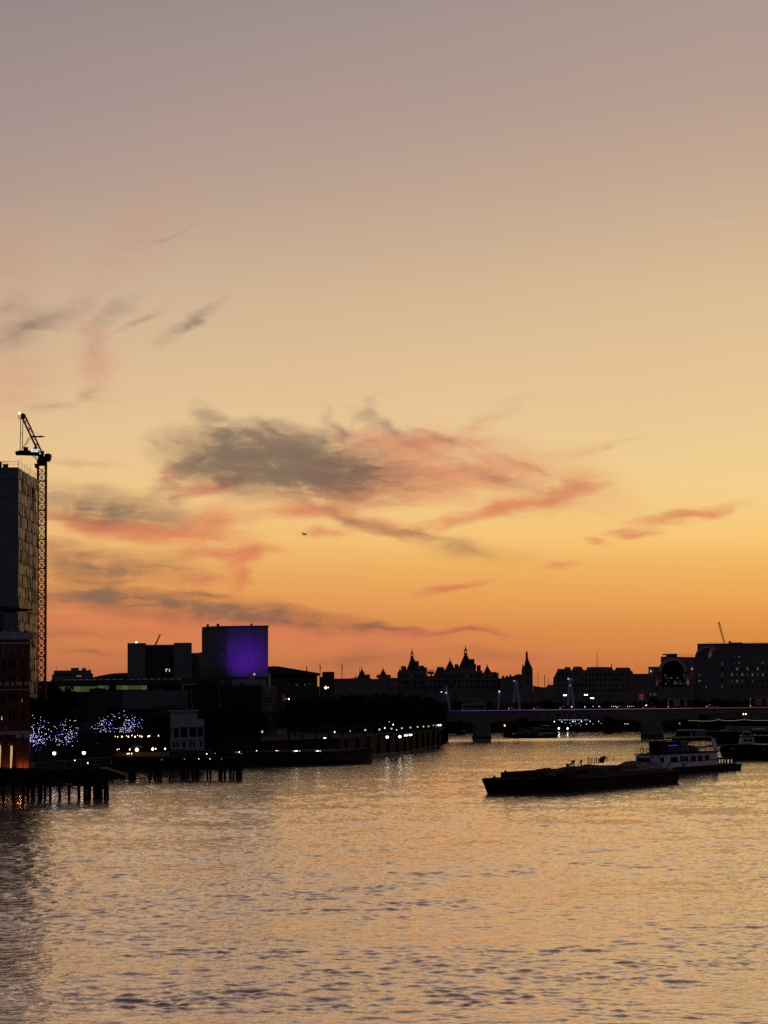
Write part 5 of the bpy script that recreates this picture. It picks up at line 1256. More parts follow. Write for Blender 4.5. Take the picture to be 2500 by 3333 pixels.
def ministry():
    Y = 1500.0
    t = bldg('mansard_building', 'broad dark government block with four mansard pavilions and an aerial', 'building',
       [([(1778, 2345), (1778, 2235), (1784, 2229), (1800, 2229), (1801, 2205), (1804, 2203), (1813, 2184), (1815.5, 2177), (1838, 2177), (1838, 2171), (1855.5, 2171), (1859, 2181), (1862, 2181), (1867, 2169.5), (1892.5, 2169.5), (1898, 2179), (1904, 2181.5), (1908, 2180), (1911, 2171.5), (1951, 2170.5), (1991.5, 2171.5), (1996, 2180), (2002, 2182), (2005, 2173), (2049, 2172.5), (2054, 2183), (2060, 2186), (2061, 2196), (2064, 2345)], 0, 22, None, 'wall')], SKY1, Y)
    rnd = random.Random(4)
    for r_ in range(4):
        for i in range(19):
            if rnd.random() < .85: add_window(t, 1822 + i * 12.2, 2196 + r_ * 17, Y - .02, .9, 1.8, GLASS, frame=.1, fm=SKY1)
    for px in (1826, 1848, 1878, 1930, 1970, 2024):
        q = MB(); c = at(px, 2188, Y - .5); rr = 1.1; prof = [(c.x + rr * math.cos(a), c.z + rr * 1.2 * math.sin(a)) for a in [math.pi * i / 8 for i in range(9)]]; q.slab(prof, Y - .8, Y - .02); q.build('dormer', SKY1, t)
    for px, y0, y1, r in ((1943.7, 2171, 2119, .17), (1990.5, 2172, 2161, .3)):
        q = MB(); q.tube(at(px, y0, Y + 6), at(px, y1, Y + 6), r * 1.4, r * .6, n=4); q.build('aerial', DARK, t)
ministry()
t = bldg('low_office', 'low dark flat roofed block linking the mansard building and the arched office', 'building', [(2061, 2114, 2195, 2345, 0, 16, None, 'wall'), (2060, 2115, 2193, 2194.9, -.4, 17, None, 'parapet')], SKY1, 1420.0)
q = MB(); pxbox(q, 2086, 2106, 2223.5, 2225, 1419.6, .3); q.build('ledge', STONEP, t)
t = bldg('riverside_club', 'low building with a row of red lit columns above the bridge', 'building', [(2072, 2112, 2243, 2345, 0, 10, None, 'wall'), (2010, 2050, 2250, 2266, 2, 8, CONC, 'wing')], SKY1, 1230.0)
for i, px in enumerate((2080, 2086, 2090.5, 2097)):
    q = MB(); pxbox(q, px, px + 1.4, 2258 + (i % 2) * 2, 2278, 1229.7, .25); q.build('lit_column', glow('red_column_%d' % i, (1, .25, .25), (.12, .3, .2, .06)[i]), t)
for px, py, m_ in ((2118, 2260, W_PALE), (2127.5, 2261, W_DIM), (2132, 2260, W_PALE), (2138, 2260, W_DIM)): add_window(t, px, py, 1229.8, .5, 1.2, m_, frame=.05)
q = MB(); pxbox(q, 2112.2, 2142, 2248, 2345, 1230.5, 8); q.build('wing', SKY1, t)

def arches_office():
    Y = 1330.0
    OFF = mat('station_office_stone', (.15, .147, .138), .85, .25, .15, .15)
    t = bldg('arched_office', 'large stepped office block with two round arched gables and rows of small lit windows', 'building',
       [(2112, 2143, 2170, 2345, 1, 20, None, 'wing'), ([(2143.2, 2345), (2143.2, 2172), (2151, 2160), (2151, 2137), (2204, 2137), (2204, 2138), (2262, 2138.5), (2262, 2345)], 0, 30, None, 'wall'),
        ([(2262.2, 2345), (2262.2, 2133), (2270, 2116), (2270, 2095), (2372, 2094), (2640, 2097), (2640, 2345)], 3, 34, None, 'wall'), ([(2156, 2131), (2156, 2128), (2204, 2127.5), (2204, 2131)], -.5, 12, None, 'roof_canopy'), (2168, 2203, 2131.2, 2136.8, 2, 9, None, 'roof_plant'),
        (2372, 2379, 2086, 2094, 4, 6, None, 'chimney'), (2379.2, 2416, 2091.5, 2094, 4, 6, None, 'roof_plant'), (2268.5, 2640, 2093.2, 2095.5, 2.6, .35, DARK, 'parapet')], OFF, Y)
    # gable arches
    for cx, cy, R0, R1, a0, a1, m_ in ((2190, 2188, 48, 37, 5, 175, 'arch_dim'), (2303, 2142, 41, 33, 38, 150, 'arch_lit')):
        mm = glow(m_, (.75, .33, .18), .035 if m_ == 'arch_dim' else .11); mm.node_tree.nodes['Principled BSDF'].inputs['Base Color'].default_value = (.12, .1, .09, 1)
        q = MB(); n = 20; pp = []
        for i in range(n + 1): a = R(a0 + (a1 - a0) * i / n); pp.append((cx + R0 * math.cos(a), cy - R0 * math.sin(a)))
        for i in range(n, -1, -1): a = R(a0 + (a1 - a0) * i / n); pp.append((cx + R1 * math.cos(a), cy - R1 * math.sin(a)))
        k = n + 1
        for i in range(n): pxprof(q, [pp[i], pp[i + 1], pp[2 * k - 2 - i], pp[2 * k - 1 - i]], Y - 1.2 + (2.5 if cx > 2250 else 0), 1.1)
        q.build('arch', ARCHM[0] if m_ == 'arch_dim' else ARCHM[1], t)
    q = MB()                                                    # glazing of the left arch: tiers of dark glass
    pts = [(2190 + 36 * math.cos(R(a)), 2188 - 36 * math.sin(R(a))) for a in range(0, 181, 12)] + [(2150, 2235), (2232, 2235)]
    pts = [(2226, 2235)] + [(2190 + 36 * math.cos(R(a)), 2188 - 36 * math.sin(R(a))) for a in range(0, 181, 12)] + [(2154, 2235)]
    pxprof(q, pts, Y - .2, .18); gz = q.build('arch_glazing', GLASS, t)
    rnd = random.Random(17)
    for (x, y) in [(2148 + i * 9.5, 2198 + j * 9) for j in range(4) for i in range(9)]:
        if rnd.random() < .6: add_window(t, x + rnd.uniform(-1, 1), y, Y - .22, 1.0, .8, [W_DIM, W_DIM, GLASS, greens[2]][rnd.randrange(4)], frame=.08)
    for px, yt, yb, e, col in ((2134, 2196, 2236, 'lit_column_red', (.8, .1, .09)), (2234.5, 2198, 2234, 'lit_column_peach', (.75, .32, .18))):
        q = MB(); pxbox(q, px, px + 9, yt, yb, Y - 1.2, 1.1); q.build('column', OFF, t)
        ld = bpy.data.lights.new('column_uplight', 'SPOT'); ld.energy = 900; ld.color = col; ld.spot_size = R(60); ld.shadow_soft_size = .3; ld.spot_blend = .8
        lo = bpy.data.objects.new('column_uplight', ld); COL.objects.link(lo); lo.parent = t; p = at(px + 5, yb + 3, Y - 2.4); lo.location = p - t.location
        lo.rotation_euler = (at(px + 5, yt, Y - 1.2) - p).to_track_quat('-Z', 'Y').to_euler()
    ld = bpy.data.lights.new('arch_uplight', 'SPOT'); ld.energy = 1800; ld.color = (1, .5, .2); ld.spot_size = R(22); ld.shadow_soft_size = .3; ld.spot_blend = .8
    lo = bpy.data.objects.new('arch_uplight', ld); COL.objects.link(lo); lo.parent = t; p = at(2305, 2156, Y + 1.8); lo.location = p - t.location
    lo.rotation_euler = (at(2312, 2128, Y + 3) - p).to_track_quat('-Z', 'Y').to_euler()
    for px, py, w, h, g in ((2118.5, 2184.5, .8, 1.4, glow('clock_pale', (.75, .75, .95), .6)), (2252.5, 2177, .9, 1.3, glow('sign_violet', (.75, .3, .9), .45))):
        q = MB(); p = at(px, py, Y - .3); q.ball(p, w * .6, 8, 5, 1.4); q.build('illuminated_sign', g, t)
    # office windows, rows of seven
    for r_, y in enumerate((2177, 2196, 2217, 2236)):
        for i in range(9):
            x = 2382.5 + i * 16.8
            if x > 2520: continue
            m_ = GLASS
            if (r_, i) in ((1, 0), (1, 1), (1, 2), (1, 3), (1, 4), (1, 5), (1, 6), (2, 0), (2, 1), (2, 2), (0, 3), (0, 5), (2, 4), (0, 1)): m_ = W_PALE if (r_ + i) % 2 else W_DIM
            add_window(t, x, y, Y + 2.9, 1.0, 1.5, m_, frame=.1, fm=OFF)
    for x0, y in ((2392, 2138), (2392, 2157), (2468, 2157)):
        for i in range(4): add_window(t, x0 + i * 5, y, Y + 2.9, .7, .8, [W_DIM, GLASS, W_DIM, W_PALE][i], frame=.06, fm=OFF)
    for i, y in enumerate((2160, 2178, 2196, 2216, 2234)): add_window(t, 2351, y, Y + 2.9, 1.3, 2.2, GLASS if i % 2 else W_DIM, frame=.15, fm=OFF)
    for px, py in ((2277, 2197), (2275, 2217), (2279, 2216), (2299, 2237), (2201, 2221)): add_window(t, px, py, Y + 2.9 if px > 2262 else Y - .3, .7, .9, W_PALE, frame=.06, fm=OFF)
    q = MB()
    for (xa, xb, y) in ((2204, 2262, 2129.5), (2300, 2640, 2090.5)):
        q.tube(at(xa, y, Y + 2), at(xb, y, Y + 2), .05, n=4)
        for i in range(int((xb - xa) / 5)): q.tube(at(xa + i * 5, y, Y + 2), at(xa + i * 5, y + 8.5, Y + 2), .05, n=4)
    q.build('roof_railing', DARK, t)
    q = MB(); pxbox(q, 2430, 2475, 2100.5, 2102, Y + 2.6, .3); q.build('ledge', STONEP, t)
    for i in range(4): add_window(t, 2426 + i * 15, 2097.8, Y + 2.5, 1.0, .5, G_DUSK, frame=.05)
G_DUSK = mat('sky_glazing', (.3, .3, .3), .1, .1, 1, 0, spec=1)
ARCHM = (mat('arch_stone_shaded', (.42, .30, .25), .8, .2, .2), mat('arch_stone_lit', (.55, .36, .28), .8, .2, .2))  # arch lighting put into two stone colours, one dim, one bright
arches_office()
t = thing('site_crane', at(2357, 2095, 1420), 'thin lattice crane jib leaning left above the arched office roof', 'crane')
q = MB(); a0, a1 = at(2355, 2093, 1420), at(2338, 2027, 1420); b0, b1 = at(2359.5, 2092, 1420), at(2343, 2027, 1420)
q.tube(a0, a1, .14, n=4); q.tube(b0, b1, .14, n=4)
for i in range(22): q.tube(a0.lerp(a1, i / 22), b0.lerp(b1, (i + 1) / 22), .07, n=3); q.tube(b0.lerp(b1, i / 22), a0.lerp(a1, (i + 1) / 22), .07, n=3)
q.tube(at(2337, 2027, 1420), at(2344, 2026, 1420), .25, n=4); q.build('jib', REDSTEEL, t)
q = MB(); q.tube(at(2338, 2028, 1420), at(2338.5, 2046, 1420), .03, n=3); q.ball(at(2338.5, 2048, 1420), .3, 6, 4); q.build('hook', DARK, t)

# far bank: embankment wall, plane trees, lamps under the arches
q = MB(); q.box(24.2, 700, 1160.5, 1161.9, -3, QZ + 1.2); o = q.build('embankment_wall', STONE); tag(o, 'dark granite wall of the far bank seen under the bridge arches', 'wall')
FG = 'trees along the far bank'
for i in range(34):
    px = 1420 + i * 33; Y = 1180 + (i * 37 % 60); top = at(px, 2270 + (i * 13 % 11) - (8 if px > 2100 else 0), Y); k = i % 3; sc = (top.z - QZ) / hs[k] / .92
    dup(protos[k], (top.x, Y, QZ - .2), i * 1.1, 'dark bare tree on the far bank behind the bridge, one of a long black line', sc, FG)
q = MB(); a = at(1150, 2262, 1230); b = at(2700, 2262, 1230); pxbox(q, 1380, 2700, 2296, 2345, 1300, 20); o = q.build('terrace_row', SKY1); tag(o, 'long low dark terrace at street level behind the far bank trees', 'building')
for i, (xa, xb) in enumerate([(1817, 1828), (1833, 1849), (1852, 1860), (1862, 1876), (1879, 1893), (1901, 1914)]):
    q = MB(); q.box(at(xa, 2343, 1150).x, at(xb, 2343, 1150).x, 1150, 1150.3, at(xa, 2344, 1150).z, at(xa, 2342.4, 1150).z); o = q.build('strip_lamp', glow('strip_dim', (.8, .85, .8), .5) if not i else bpy.data.materials['strip_dim']); tag(o, 'one of the long pale strip lights in a line under the left arch', 'lamp', 'strip lights under the left arch')
for px, py, r in ((1804.5, 2349, .32), (1829, 2349, .24), (1865, 2348.5, .28), (1872, 2348, .2), (1893, 2348, .28), (1921, 2348, .24), (1948.5, 2348.5, .2), (1819, 2371, .45), (1847.5, 2371, .42), (1909, 2357, .2), (1875, 2357, .1), (1840, 2352, .1), (1855, 2354, .12), (1885, 2355, .12), (1930, 2356, .12), (1890, 2362, .1), (1860, 2362, .1), (1957, 2355, .12)):
    lamp_spot(px, py, 1148.0, r, G_COOL if r < .4 else G_WHITE, 'embankment_lamp', 'one of the small white lamps clustered under the left arch of the bridge' if r < .4 else ('left' if px < 1830 else 'right') + ' of two brightest lamps just above the water under the left arch', 'lamp', 'small white lamps under the left arch' if r < .4 else None)
for px, py, r, g, lb in ((1643, 2361.5, .35, G_ORANGE, 'pinkish lamp under the arch right of the left pier'), (2420, 2324.5, .32, G_ORANGE, 'left one of the pair of orange lamps under the right arch'), (2428, 2324, .32, G_ORANGE, 'right one of the pair of orange lamps under the right arch'), (2104, 2296.5, .28, G_WHITE, 'small white lamp just above the bridge parapet near the red columns'), (2212, 2355, .4, W_WARM, 'dim wide lamp under the arch right of the right-hand pier'), (1861, 2300.5, .26, G_COOL, 'small cool lamp on the bridge at the foot of the tall mast'), (1904, 2301, .24, G_COOL, 'small cool lamp on the bridge, next right of the tall mast'), (2122, 2287, .2, W_PALE, 'faint lamp over the right-hand pier')):
    lamp_spot(px, py, 1100.0 if py > 2310 else 905, r * (1 if py > 2310 else .8), g, 'lamp', lb, 'lamp')
for i, px in enumerate([1991, 1998, 2004, 2010, 2043, 2050, 2056, 2062, 1931, 1949, 1952, 2033, 2038, 2044]):
    py = 2299.5 if i < 11 else 2356; lamp_spot(px, py, 1140.0 if i >= 11 else 1130, .14, G_COOL, 'pavement_lamp', 'one of the pinprick lights just over the parapet left of the right-hand pier' if i < 11 else 'one of three pinprick lights under the middle of the bridge', 'lamp', 'pinprick lights along the far embankment' if i < 11 else 'pinprick lights under the bridge')
# festoon of bulbs over the moored ships on the right
def festoon():
    Y = 860.0
    pts = [(2240, 2345), (2262, 2345.5), (2285, 2347), (2314, 2347), (2338, 2342.5), (2358, 2345.5), (2385, 2346), (2423, 2342), (2450, 2345), (2480, 2345), (2520, 2344), (2560, 2345)]
    L_ = thing('festoon_lights', at(2400, 2345, Y), 'yellowish rope of lights drooping over the moored ships on the right', 'string lights')
    q = MB(); P_ = [at(x, y, Y) for x, y in pts]; q.path(P_, .055, 4); q.build('light_rope', glow('rope_light', (.75, .75, .42), .32), L_)
    for x, y in ((2314, 2346), (2338.5, 2340), (2423, 2340)):
        q = MB(); q.ball(at(x, y, Y), .18, 6, 4); q.build('bulb', W_PALE, L_)
festoon()

# ================================================================== airliner
def plane():
    Y = 5200.0; s = Y / F
    c = at(990, 1738, Y); t = thing('airliner', c, 'tiny dark airliner banking in front of the orange sky', 'airliner')
    dm = mat('airliner_shade', (.03, .02, .02), .5)
    q = MB(); q.tube(at(984, 1736.5, Y), at(996, 1740, Y), 1.7, 1.5, n=8); q.ball(at(996, 1740, Y), 1.5, 8, 5); q.build('fuselage', dm, t)
    q = MB(); q.add([at(984, 1737.5, Y), at(986.5, 1736.5, Y), at(984.4, 1731, Y), at(983.6, 1731, Y), at(984, 1737.5, Y + .5), at(986.5, 1736.5, Y + .5), at(984.4, 1731, Y + .5), at(983.6, 1731, Y + .5)], [(0, 1, 2, 3), (7, 6, 5, 4), (0, 4, 5, 1), (1, 5, 6, 2), (2, 6, 7, 3), (3, 7, 4, 0)]); q.build('tail_fin', dm, t)
    for a, b_, c_, dy in (((990, 1737.5), (994, 1739), (999.5, 1736.8), -22), ((990, 1739), (994, 1740), (987, 1741.4), 22)):
        q = MB(); A = at(*a, Y); B = at(*b_, Y); C_ = at(c_[0], c_[1], Y + dy); q.tube(A.lerp(B, .5), C_, 1.1, .35, n=5); q.build('wing', dm, t)
plane()

# ================================================================== boats
def hull(q, pts, z0, z1, rake=0.0, flare=.0):
    """pts: plan outline (ccw); rises from z0 to z1 (list ok), lower edge pulled in"""
    cx = sum(p[0] for p in pts) / len(pts); cy = sum(p[1] for p in pts) / len(pts)
    n = len(pts); zt = z1 if isinstance(z1, (list, tuple)) else [z1] * n
    k = 1 - flare
    vs = [(cx + (x - cx) * k, cy + (y - cy) * k, z0) for x, y in pts] + [(p[0], p[1], z) for p, z in zip(pts, zt)]
    q.add(vs, [tuple(range(n - 1, -1, -1)), tuple(range(n, 2 * n))] + [(i, (i + 1) % n, n + (i + 1) % n, n + i) for i in range(n)])
class Fr:          # frame of a vessel: along its length (u), across to starboard (v), up (z)
    def __init__(s, x, y, ux, uy):
        l = math.hypot(ux, uy); s.o = Vector((x, y, 0)); s.u = Vector((ux / l, uy / l, 0)); s.v = Vector((uy / l, -ux / l, 0))
    def p(s, u, v, z=0.0): w = s.o + s.u * u + s.v * v; return Vector((w.x, w.y, z))
    def box(s, q, u0, u1, v0, v1, z0, z1, z1b=None, du=0.0):
        zz = z1 if z1b is None else z1b
        a = [s.p(u0, v0), s.p(u0, v1), s.p(u1, v1), s.p(u1, v0)]
        vs = [(p.x, p.y, z0) for p in a]
        top = [s.p(u0 + du, v0), s.p(u0 + du, v1), s.p(u1, v1), s.p(u1, v0)]
        vs += [(p.x, p.y, z) for p, z in zip(top, (z1, z1, zz, zz))]
        q.add(vs, [(3, 2, 1, 0), (4, 5, 6, 7), (0, 1, 5, 4), (1, 2, 6, 5), (2, 3, 7, 6), (3, 0, 4, 7)]); return q
    def hull(s, q, L_, B, z0, zb, zm, zs, rake=2.2, bow=1.0, seg=6):
        """barge or boat hull; raked bow at u=0"""
        vs = []; n = 14
        for i in range(n + 1):
            f = i / n; u = f * L_; w = B / 2 * (1 if bow <= 0 else min(1, (.35 + .65 * min(1, f * L_ / (B * bow))) ))
            zt = zb + (zm - zb) * min(1, f * 3) if f < .5 else zm + (zs - zm) * max(0, (f - .75) * 4)
            ub = u + rake * (1 - min(1, f * L_ / (rake + 2.5))) - (rake * .5 * max(0, (f - .93) / .07))
            vs += [s.p(ub, -w * .88, z0), s.p(ub, w * .88, z0), s.p(u, w, zt), s.p(u, -w, zt)]
        fs = []
        for i in range(n):
            a = 4 * i; b = a + 4
            for k in range(4): fs.append((a + k, b + k, b + (k + 1) % 4, a + (k + 1) % 4))
        fs += [(3, 2, 1, 0), (4 * n, 4 * n + 1, 4 * n + 2, 4 * n + 3)]
        q.add(vs, fs); return q

def barge(name, label, x, y, ux, uy, L_, B, zb, zm, coam, cargo, seed, rustm=BLACKP):
    f = Fr(x, y, ux, uy); t = thing(name, f.p(L_ / 2, 0), label, 'barge'); rnd = random.Random(seed)
    q = MB(); f.hull(q, L_, B, -.8, zb, zm, zm + .1, 1.6, .0); q.build('hull', rustm, t)
    q = MB()
    for sv in (-1, 1): f.box(q, 5, L_ - 3.5, sv * (B / 2 - .75) - .06, sv * (B / 2 - .75) + .06, zm - .05, zm + coam)
    f.box(q, 4.9, 5.02, -B / 2 + .7, B / 2 - .7, zm - .05, zm + coam); f.box(q, L_ - 3.5, L_ - 3.38, -B / 2 + .7, B / 2 - .7, zm - .05, zm + coam); q.build('hold_coaming', DARK, t)
    q = MB()
    for sv in (-1, 1): q.tube(f.p(.4, sv * B * .47, zb + .02), f.p(L_ * .3, sv * B * .5, zm + .02), .09, n=5); q.tube(f.p(L_ * .3, sv * B * .5, zm + .02), f.p(L_, sv * B * .5, zm + .12), .09, n=5)
    q.build('rubbing_strake', RUST, t)
    for u in (1.2, L_ - 1.4):
        for sv in (-1, 1):
            q = MB(); q.tube(f.p(u, sv * B * .3, zm - .1), f.p(u, sv * B * .3, zm + .55), .12, n=6); q.tube(f.p(u - .3, sv * B * .3, zm + .35), f.p(u + .3, sv * B * .3, zm + .35), .06, n=5); q.build('bollard', DARK, t)
    return f, t
# left of the moored pair
f1, b1 = barge('cargo_barge', 'black cargo barge nearest the camera, raked bow pointing down-river, hold heaped dark', 16.6, 322.4, .47, .883, 46, 7.2, 2.1, 2.0, .9, True, 1)
q = MB(); rnd = random.Random(6)          # heaped spoil in the hold
nu, nv = 40, 9; vs = []
for i in range(nu + 1):
    for j in range(nv + 1):
        u = 5.6 + 34 * i / nu; v = -2.7 + 5.4 * j / nv; e = math.sin(math.pi * j / nv) * math.sin(math.pi * min(1, (i + .3) / nu * 1.0 + .02)) ** .35
        vs.append(f1.p(u, v, 2.2 + e * (.55 + .1 * math.sin(i * .7) + .022 * i) + rnd.uniform(-.08, .08)))
q.add(vs, [(i * (nv + 1) + j, (i + 1) * (nv + 1) + j, (i + 1) * (nv + 1) + j + 1, i * (nv + 1) + j + 1) for i in range(nu) for j in range(nv)]); q.build('cargo_heap', MUDD := mat('dark_spoil', (.035, .03, .025), .9, .4, 1.5, .5), b1)
f2, b2 = barge('cargo_barge', 'black cargo barge right of the nearest one, with a pale beam on its low stern', 22.8, 325.2, .47, .883, 44.5, 6.4, 2.3, 1.85, .55, False, 2)
q = MB(); f2.box(q, 30, 41, -1.2, -.8, 1.9, 2.5, 2.35); f2.box(q, 28, 43, 2.2, 2.45, 1.95, 2.45); q.build('timber_beam', mat('weathered_beam', (.33, .31, .27), .8), b2)
q = MB(); f2.box(q, 27, 40, -2.0, 1.6, 1.9, 2.25); q.build('hatch_cover', WOOD, b2)
for k, (u, v) in enumerate(((27, 0), (29.5, .5), (32, 0))):
    q = MB(); q.tube(f2.p(u, v, 2.2), f2.p(u + .9, v, 3.2), .10, n=4); q.tube(f2.p(u + 1.8, v, 2.2), f2.p(u + .9, v, 3.2), .10, n=4); o = q.build('trestle', mat('ochre_timber', (.25, .13, .04), .7) if k == 0 else bpy.data.materials['ochre_timber']); tag(o, ('left', 'middle', 'right')[k] + ' of three ochre timber trestles on the right-hand barge', 'trestle')
q = MB(); f1.box(q, 8, 9.6, 2.2, 2.9, 3.0, 3.4); o = q.build('deck_locker', RUST); tag(o, 'small dark box on the coaming of the nearest barge', 'box')
q = MB(); f2.box(q, 1.5, 3.6, -2.4, -.3, 2.2, 3.3, 3.3); o = q.build('deck_hut', mat('hut_grey', (.10, .10, .10), .8)); tag(o, 'grey boxy deck hut near the bow of the right-hand barge', 'hut')
q = MB(); f2.box(q, 17, 19, -1.5, 1.4, 1.8, 3.1); o = q.build('deck_hut', bpy.data.materials['hut_grey']); tag(o, 'grey wall-like deck hut halfway along the right-hand barge', 'hut')
# gear standing on the barges: davits, vents, posts, a tipped grab
gear = [(1868, 2490, 2478, 'vent'), (1892, 2488, 2477, 'vent'), (1914, 2482, 2464, 'post'), (1921, 2482, 2466, 'post'), (1927, 2480, 2465, 'post'), (1936, 2479, 2467, 'post'), (1942, 2478, 2466, 'post'), (1948, 2478, 2468, 'post'), (1972, 2474, 2462, 'post'), (1978, 2472, 2464, 'post'), (1645, 2522, 2511, 'vent'), (1662, 2520, 2511, 'post'), (1998, 2472, 2466, 'post')]
for px, yb, yt, k in gear:
    Y = 325 + (px - 1578) * .085; Yg = min(Y, 358); a = at(px, yb + 6, Yg); b_ = at(px, yt, Yg); q = MB(); q.tube(a, b_, .07 if k == 'post' else .1, n=5)
    if k == 'vent': q.ball(b_, .2, 6, 4); q.tube(b_, b_ + Vector((-.5, 0, -.7)), .06, n=4)
    q.build('ventilator' if k == 'vent' else 'stanchion', DARK, b1)
q = MB(); q.tube(at(1846, 2494, 340), at(1861, 2485, 340), .12, n=5); q.tube(at(1861, 2485, 340), at(1863, 2474, 340), .10, n=5); q.tube(at(1843, 2490, 340), at(1849, 2491, 340), .3, n=6); o = q.build('deck_winch', DARK); tag(o, 'bent davit and winch sticking up amidships on the nearest barge', 'winch')
q = MB(); pxprof(q, [(1950, 2483), (1950, 2470), (1956, 2465), (1964, 2461), (1972, 2462), (1969, 2472), (1966, 2484)], 356, 1.4); o = q.build('grab_bucket', DARK); tag(o, 'dark tipped grab bucket, the highest hump on the barges', 'grab bucket')
# tarpaulined lighter behind
f3 = Fr(35.5, 372, .50, .86); t = thing('covered_barge', f3.p(10, 0), 'low barge covered in crumpled grey tarpaulin in front of the white vessel', 'barge')
q = MB(); f3.hull(q, 22, 6, -.8, 1.7, 1.6, 1.7, 1.4, 0); q.build('hull', BLACKP, t)
q = MB(); rnd = random.Random(12); vs = []; nu, nv = 26, 10
for i in range(nu + 1):
    for j in range(nv + 1):
        e = math.sin(math.pi * j / nv) ** .5; vs.append(f3.p(1.5 + 19 * i / nu, -2.7 + 5.4 * j / nv, 1.65 + e * (.9 + .9 * math.sin(i * .55 + 1) * .5 + rnd.uniform(-.18, .18)) * min(1, .25 + i / 6) * min(1, .2 + (nu - i) / 5)))
q.add(vs, [(i * (nv + 1) + j, (i + 1) * (nv + 1) + j, (i + 1) * (nv + 1) + j + 1, i * (nv + 1) + j + 1) for i in range(nu) for j in range(nv)]); q.build('tarpaulin', TARP, t)

# the white vessel
def white_vessel():
    f = Fr(48.3, 404.3, .55, .835)        # near bow corner, side facing us is v = +S
    B = 5.0; S = B / 2; f.o = f.o - f.v * S
    t = thing('passenger_vessel', f.p(12, 0), 'white two-deck passenger vessel with dark windows, wheelhouse, canopy and lifebuoys on its bow rail', 'boat')
    wm = mat('vessel_white', (.62, .64, .70), .6, .12, .5, 0, spec=.1)
    bk = mat('vessel_black_band', (.012, .012, .014), .8, spec=.05)
    q = MB(); f.hull(q, 24.4, B, -.8, 1.35, 1.25, 1.3, .5, 0); q.build('hull', bk, t)
    q = MB(); f.box(q, .05, 23.9, -S + .12, S - .12, 1.3, 3.50, 3.55); q.build('main_cabin', wm, t)
    q = MB(); f.box(q, -.15, 24.2, -S - .1, S + .12, 3.56, 3.72, 3.78); q.build('upper_deck', bk, t)
    for u0, u1 in ((2.4, 8.5), (9.5, 23.7)):
        q = MB(); a = [(u0 + (1.8 if u0 < 3 else .4), 2.05), (u1, 2.12), (u1 - .2, 1.25), (u0, 1.2)]
        vs = [f.p(u, S + .02, z) for u, z in a] + [f.p(u, S + .14, z) for u, z in a]; q.add(vs, [(0, 1, 2, 3), (7, 6, 5, 4), (0, 4, 5, 1), (1, 5, 6, 2), (2, 6, 7, 3), (3, 7, 4, 0)]); q.build('bulwark', wm, t)
        q = MB(); q.tube(f.p(u0 + 1.5, S + .16, 2.14), f.p(u1, S + .16, 2.2), .07, n=5); q.tube(f.p(u0, S + .16, 1.3), f.p(u0 + 1.5, S + .16, 2.14), .07, n=5); q.build('rubbing_strip', bk, t)
    def win(u0, u1, z0, z1):
        q = MB(); e = .05
        for a in ((u0 - e, u0, z0 - e, z1 + e), (u1, u1 + e, z0 - e, z1 + e), (u0, u1, z1, z1 + e), (u0, u1, z0 - e, z0)): f.box(q, a[0], a[1], S - .118, S - .06, a[2], a[3])
        o = q.build('window', bk, t); p = MB(); f.box(p, u0, u1, S - .117, S - .09, z0, z1); p.build('pane', GLASS, o)
    for u0, u1 in ((.3, 1.6), (4.5, 5.9), (6.0, 7.1), (9.6, 10.3), (10.6, 11.3), (12.6, 13.6), (13.8, 14.5), (15.5, 16.4), (16.6, 17.3), (18.5, 19.5), (19.7, 20.2)):
        win(u0, u1, 2.22, 3.02)
    for v0, v1 in ((-2.0, -.85), (-.65, .5)):                     # two larger panes in the bow wall
        q = MB(); f.box(q, -.03, .045, v0 - .06, v1 + .06, 2.12, 2.98); o = q.build('window', bk, t); p = MB(); f.box(p, -.06, -.032, v0, v1, 2.18, 2.92); p.build('pane', GLASS, o)
    q = MB(); f.box(q, 8.3, 9.2, S - .117, S - .07, 1.5, 3.2); q.build('door', bk, t)
    for v in (.9, 2.3): q = MB(); q.ball(f.p(-.08, v, 3.2), .17, 8, 5); q.build('fender', bk, t)
    q = MB(); f.box(q, -.05, .04, -1.2, .8, 1.66, 1.76); q.build('name_plate', bk, t)
    q = MB(); f.box(q, -.05, .04, -.7, .4, 1.46, 1.53); q.build('name_plate', bk, t)
    # bow rail
    q = MB()
    for z in (4.05, 4.4, 4.75): q.path([f.p(1.2, -S, z), f.p(.1, -S, z), f.p(.1, .6, z)], .028, 4)
    for i in range(9): q.tube(f.p(.1, -S + i * .38, 3.7), f.p(.1, -S + i * .38, 4.75), .024, n=4)
    q.build('bow_rail', GREYP, t)
    om = mat('lifebuoy_orange', (.16, .03, .02), .7)
    for v, lb in ((-1.05, 'lifebuoy on the bow rail of the white vessel, the one farther from the wheelhouse'), (.15, 'lifebuoy on the bow rail of the white vessel, touching the wheelhouse')):
        q = MB(); c = f.p(0, v, 4.28)
        for i in range(16):
            a0, a1 = 2 * math.pi * i / 16, 2 * math.pi * (i + 1) / 16
            q.tube(c + f.v * .34 * math.cos(a0) + Vector((0, 0, .36 * math.sin(a0))), c + f.v * .34 * math.cos(a1) + Vector((0, 0, .36 * math.sin(a1))), .07, n=6)
        o = q.build('lifebuoy', om); tag(o, lb, 'lifebuoy')
    # wheelhouse
    q = MB(); f.box(q, .5, 3.4, .1, 2.35, 3.79, 5.85, 5.9); wh = q.build('wheelhouse', mat('wheelhouse_dark', (.05, .045, .04), .8), t)
    for v0, v1 in ((.25, .9), (1.05, 2.2)): q = MB(); f.box(q, .45, .497, v0, v1, 4.3, 5.5); q.build('window', GLASS, wh)
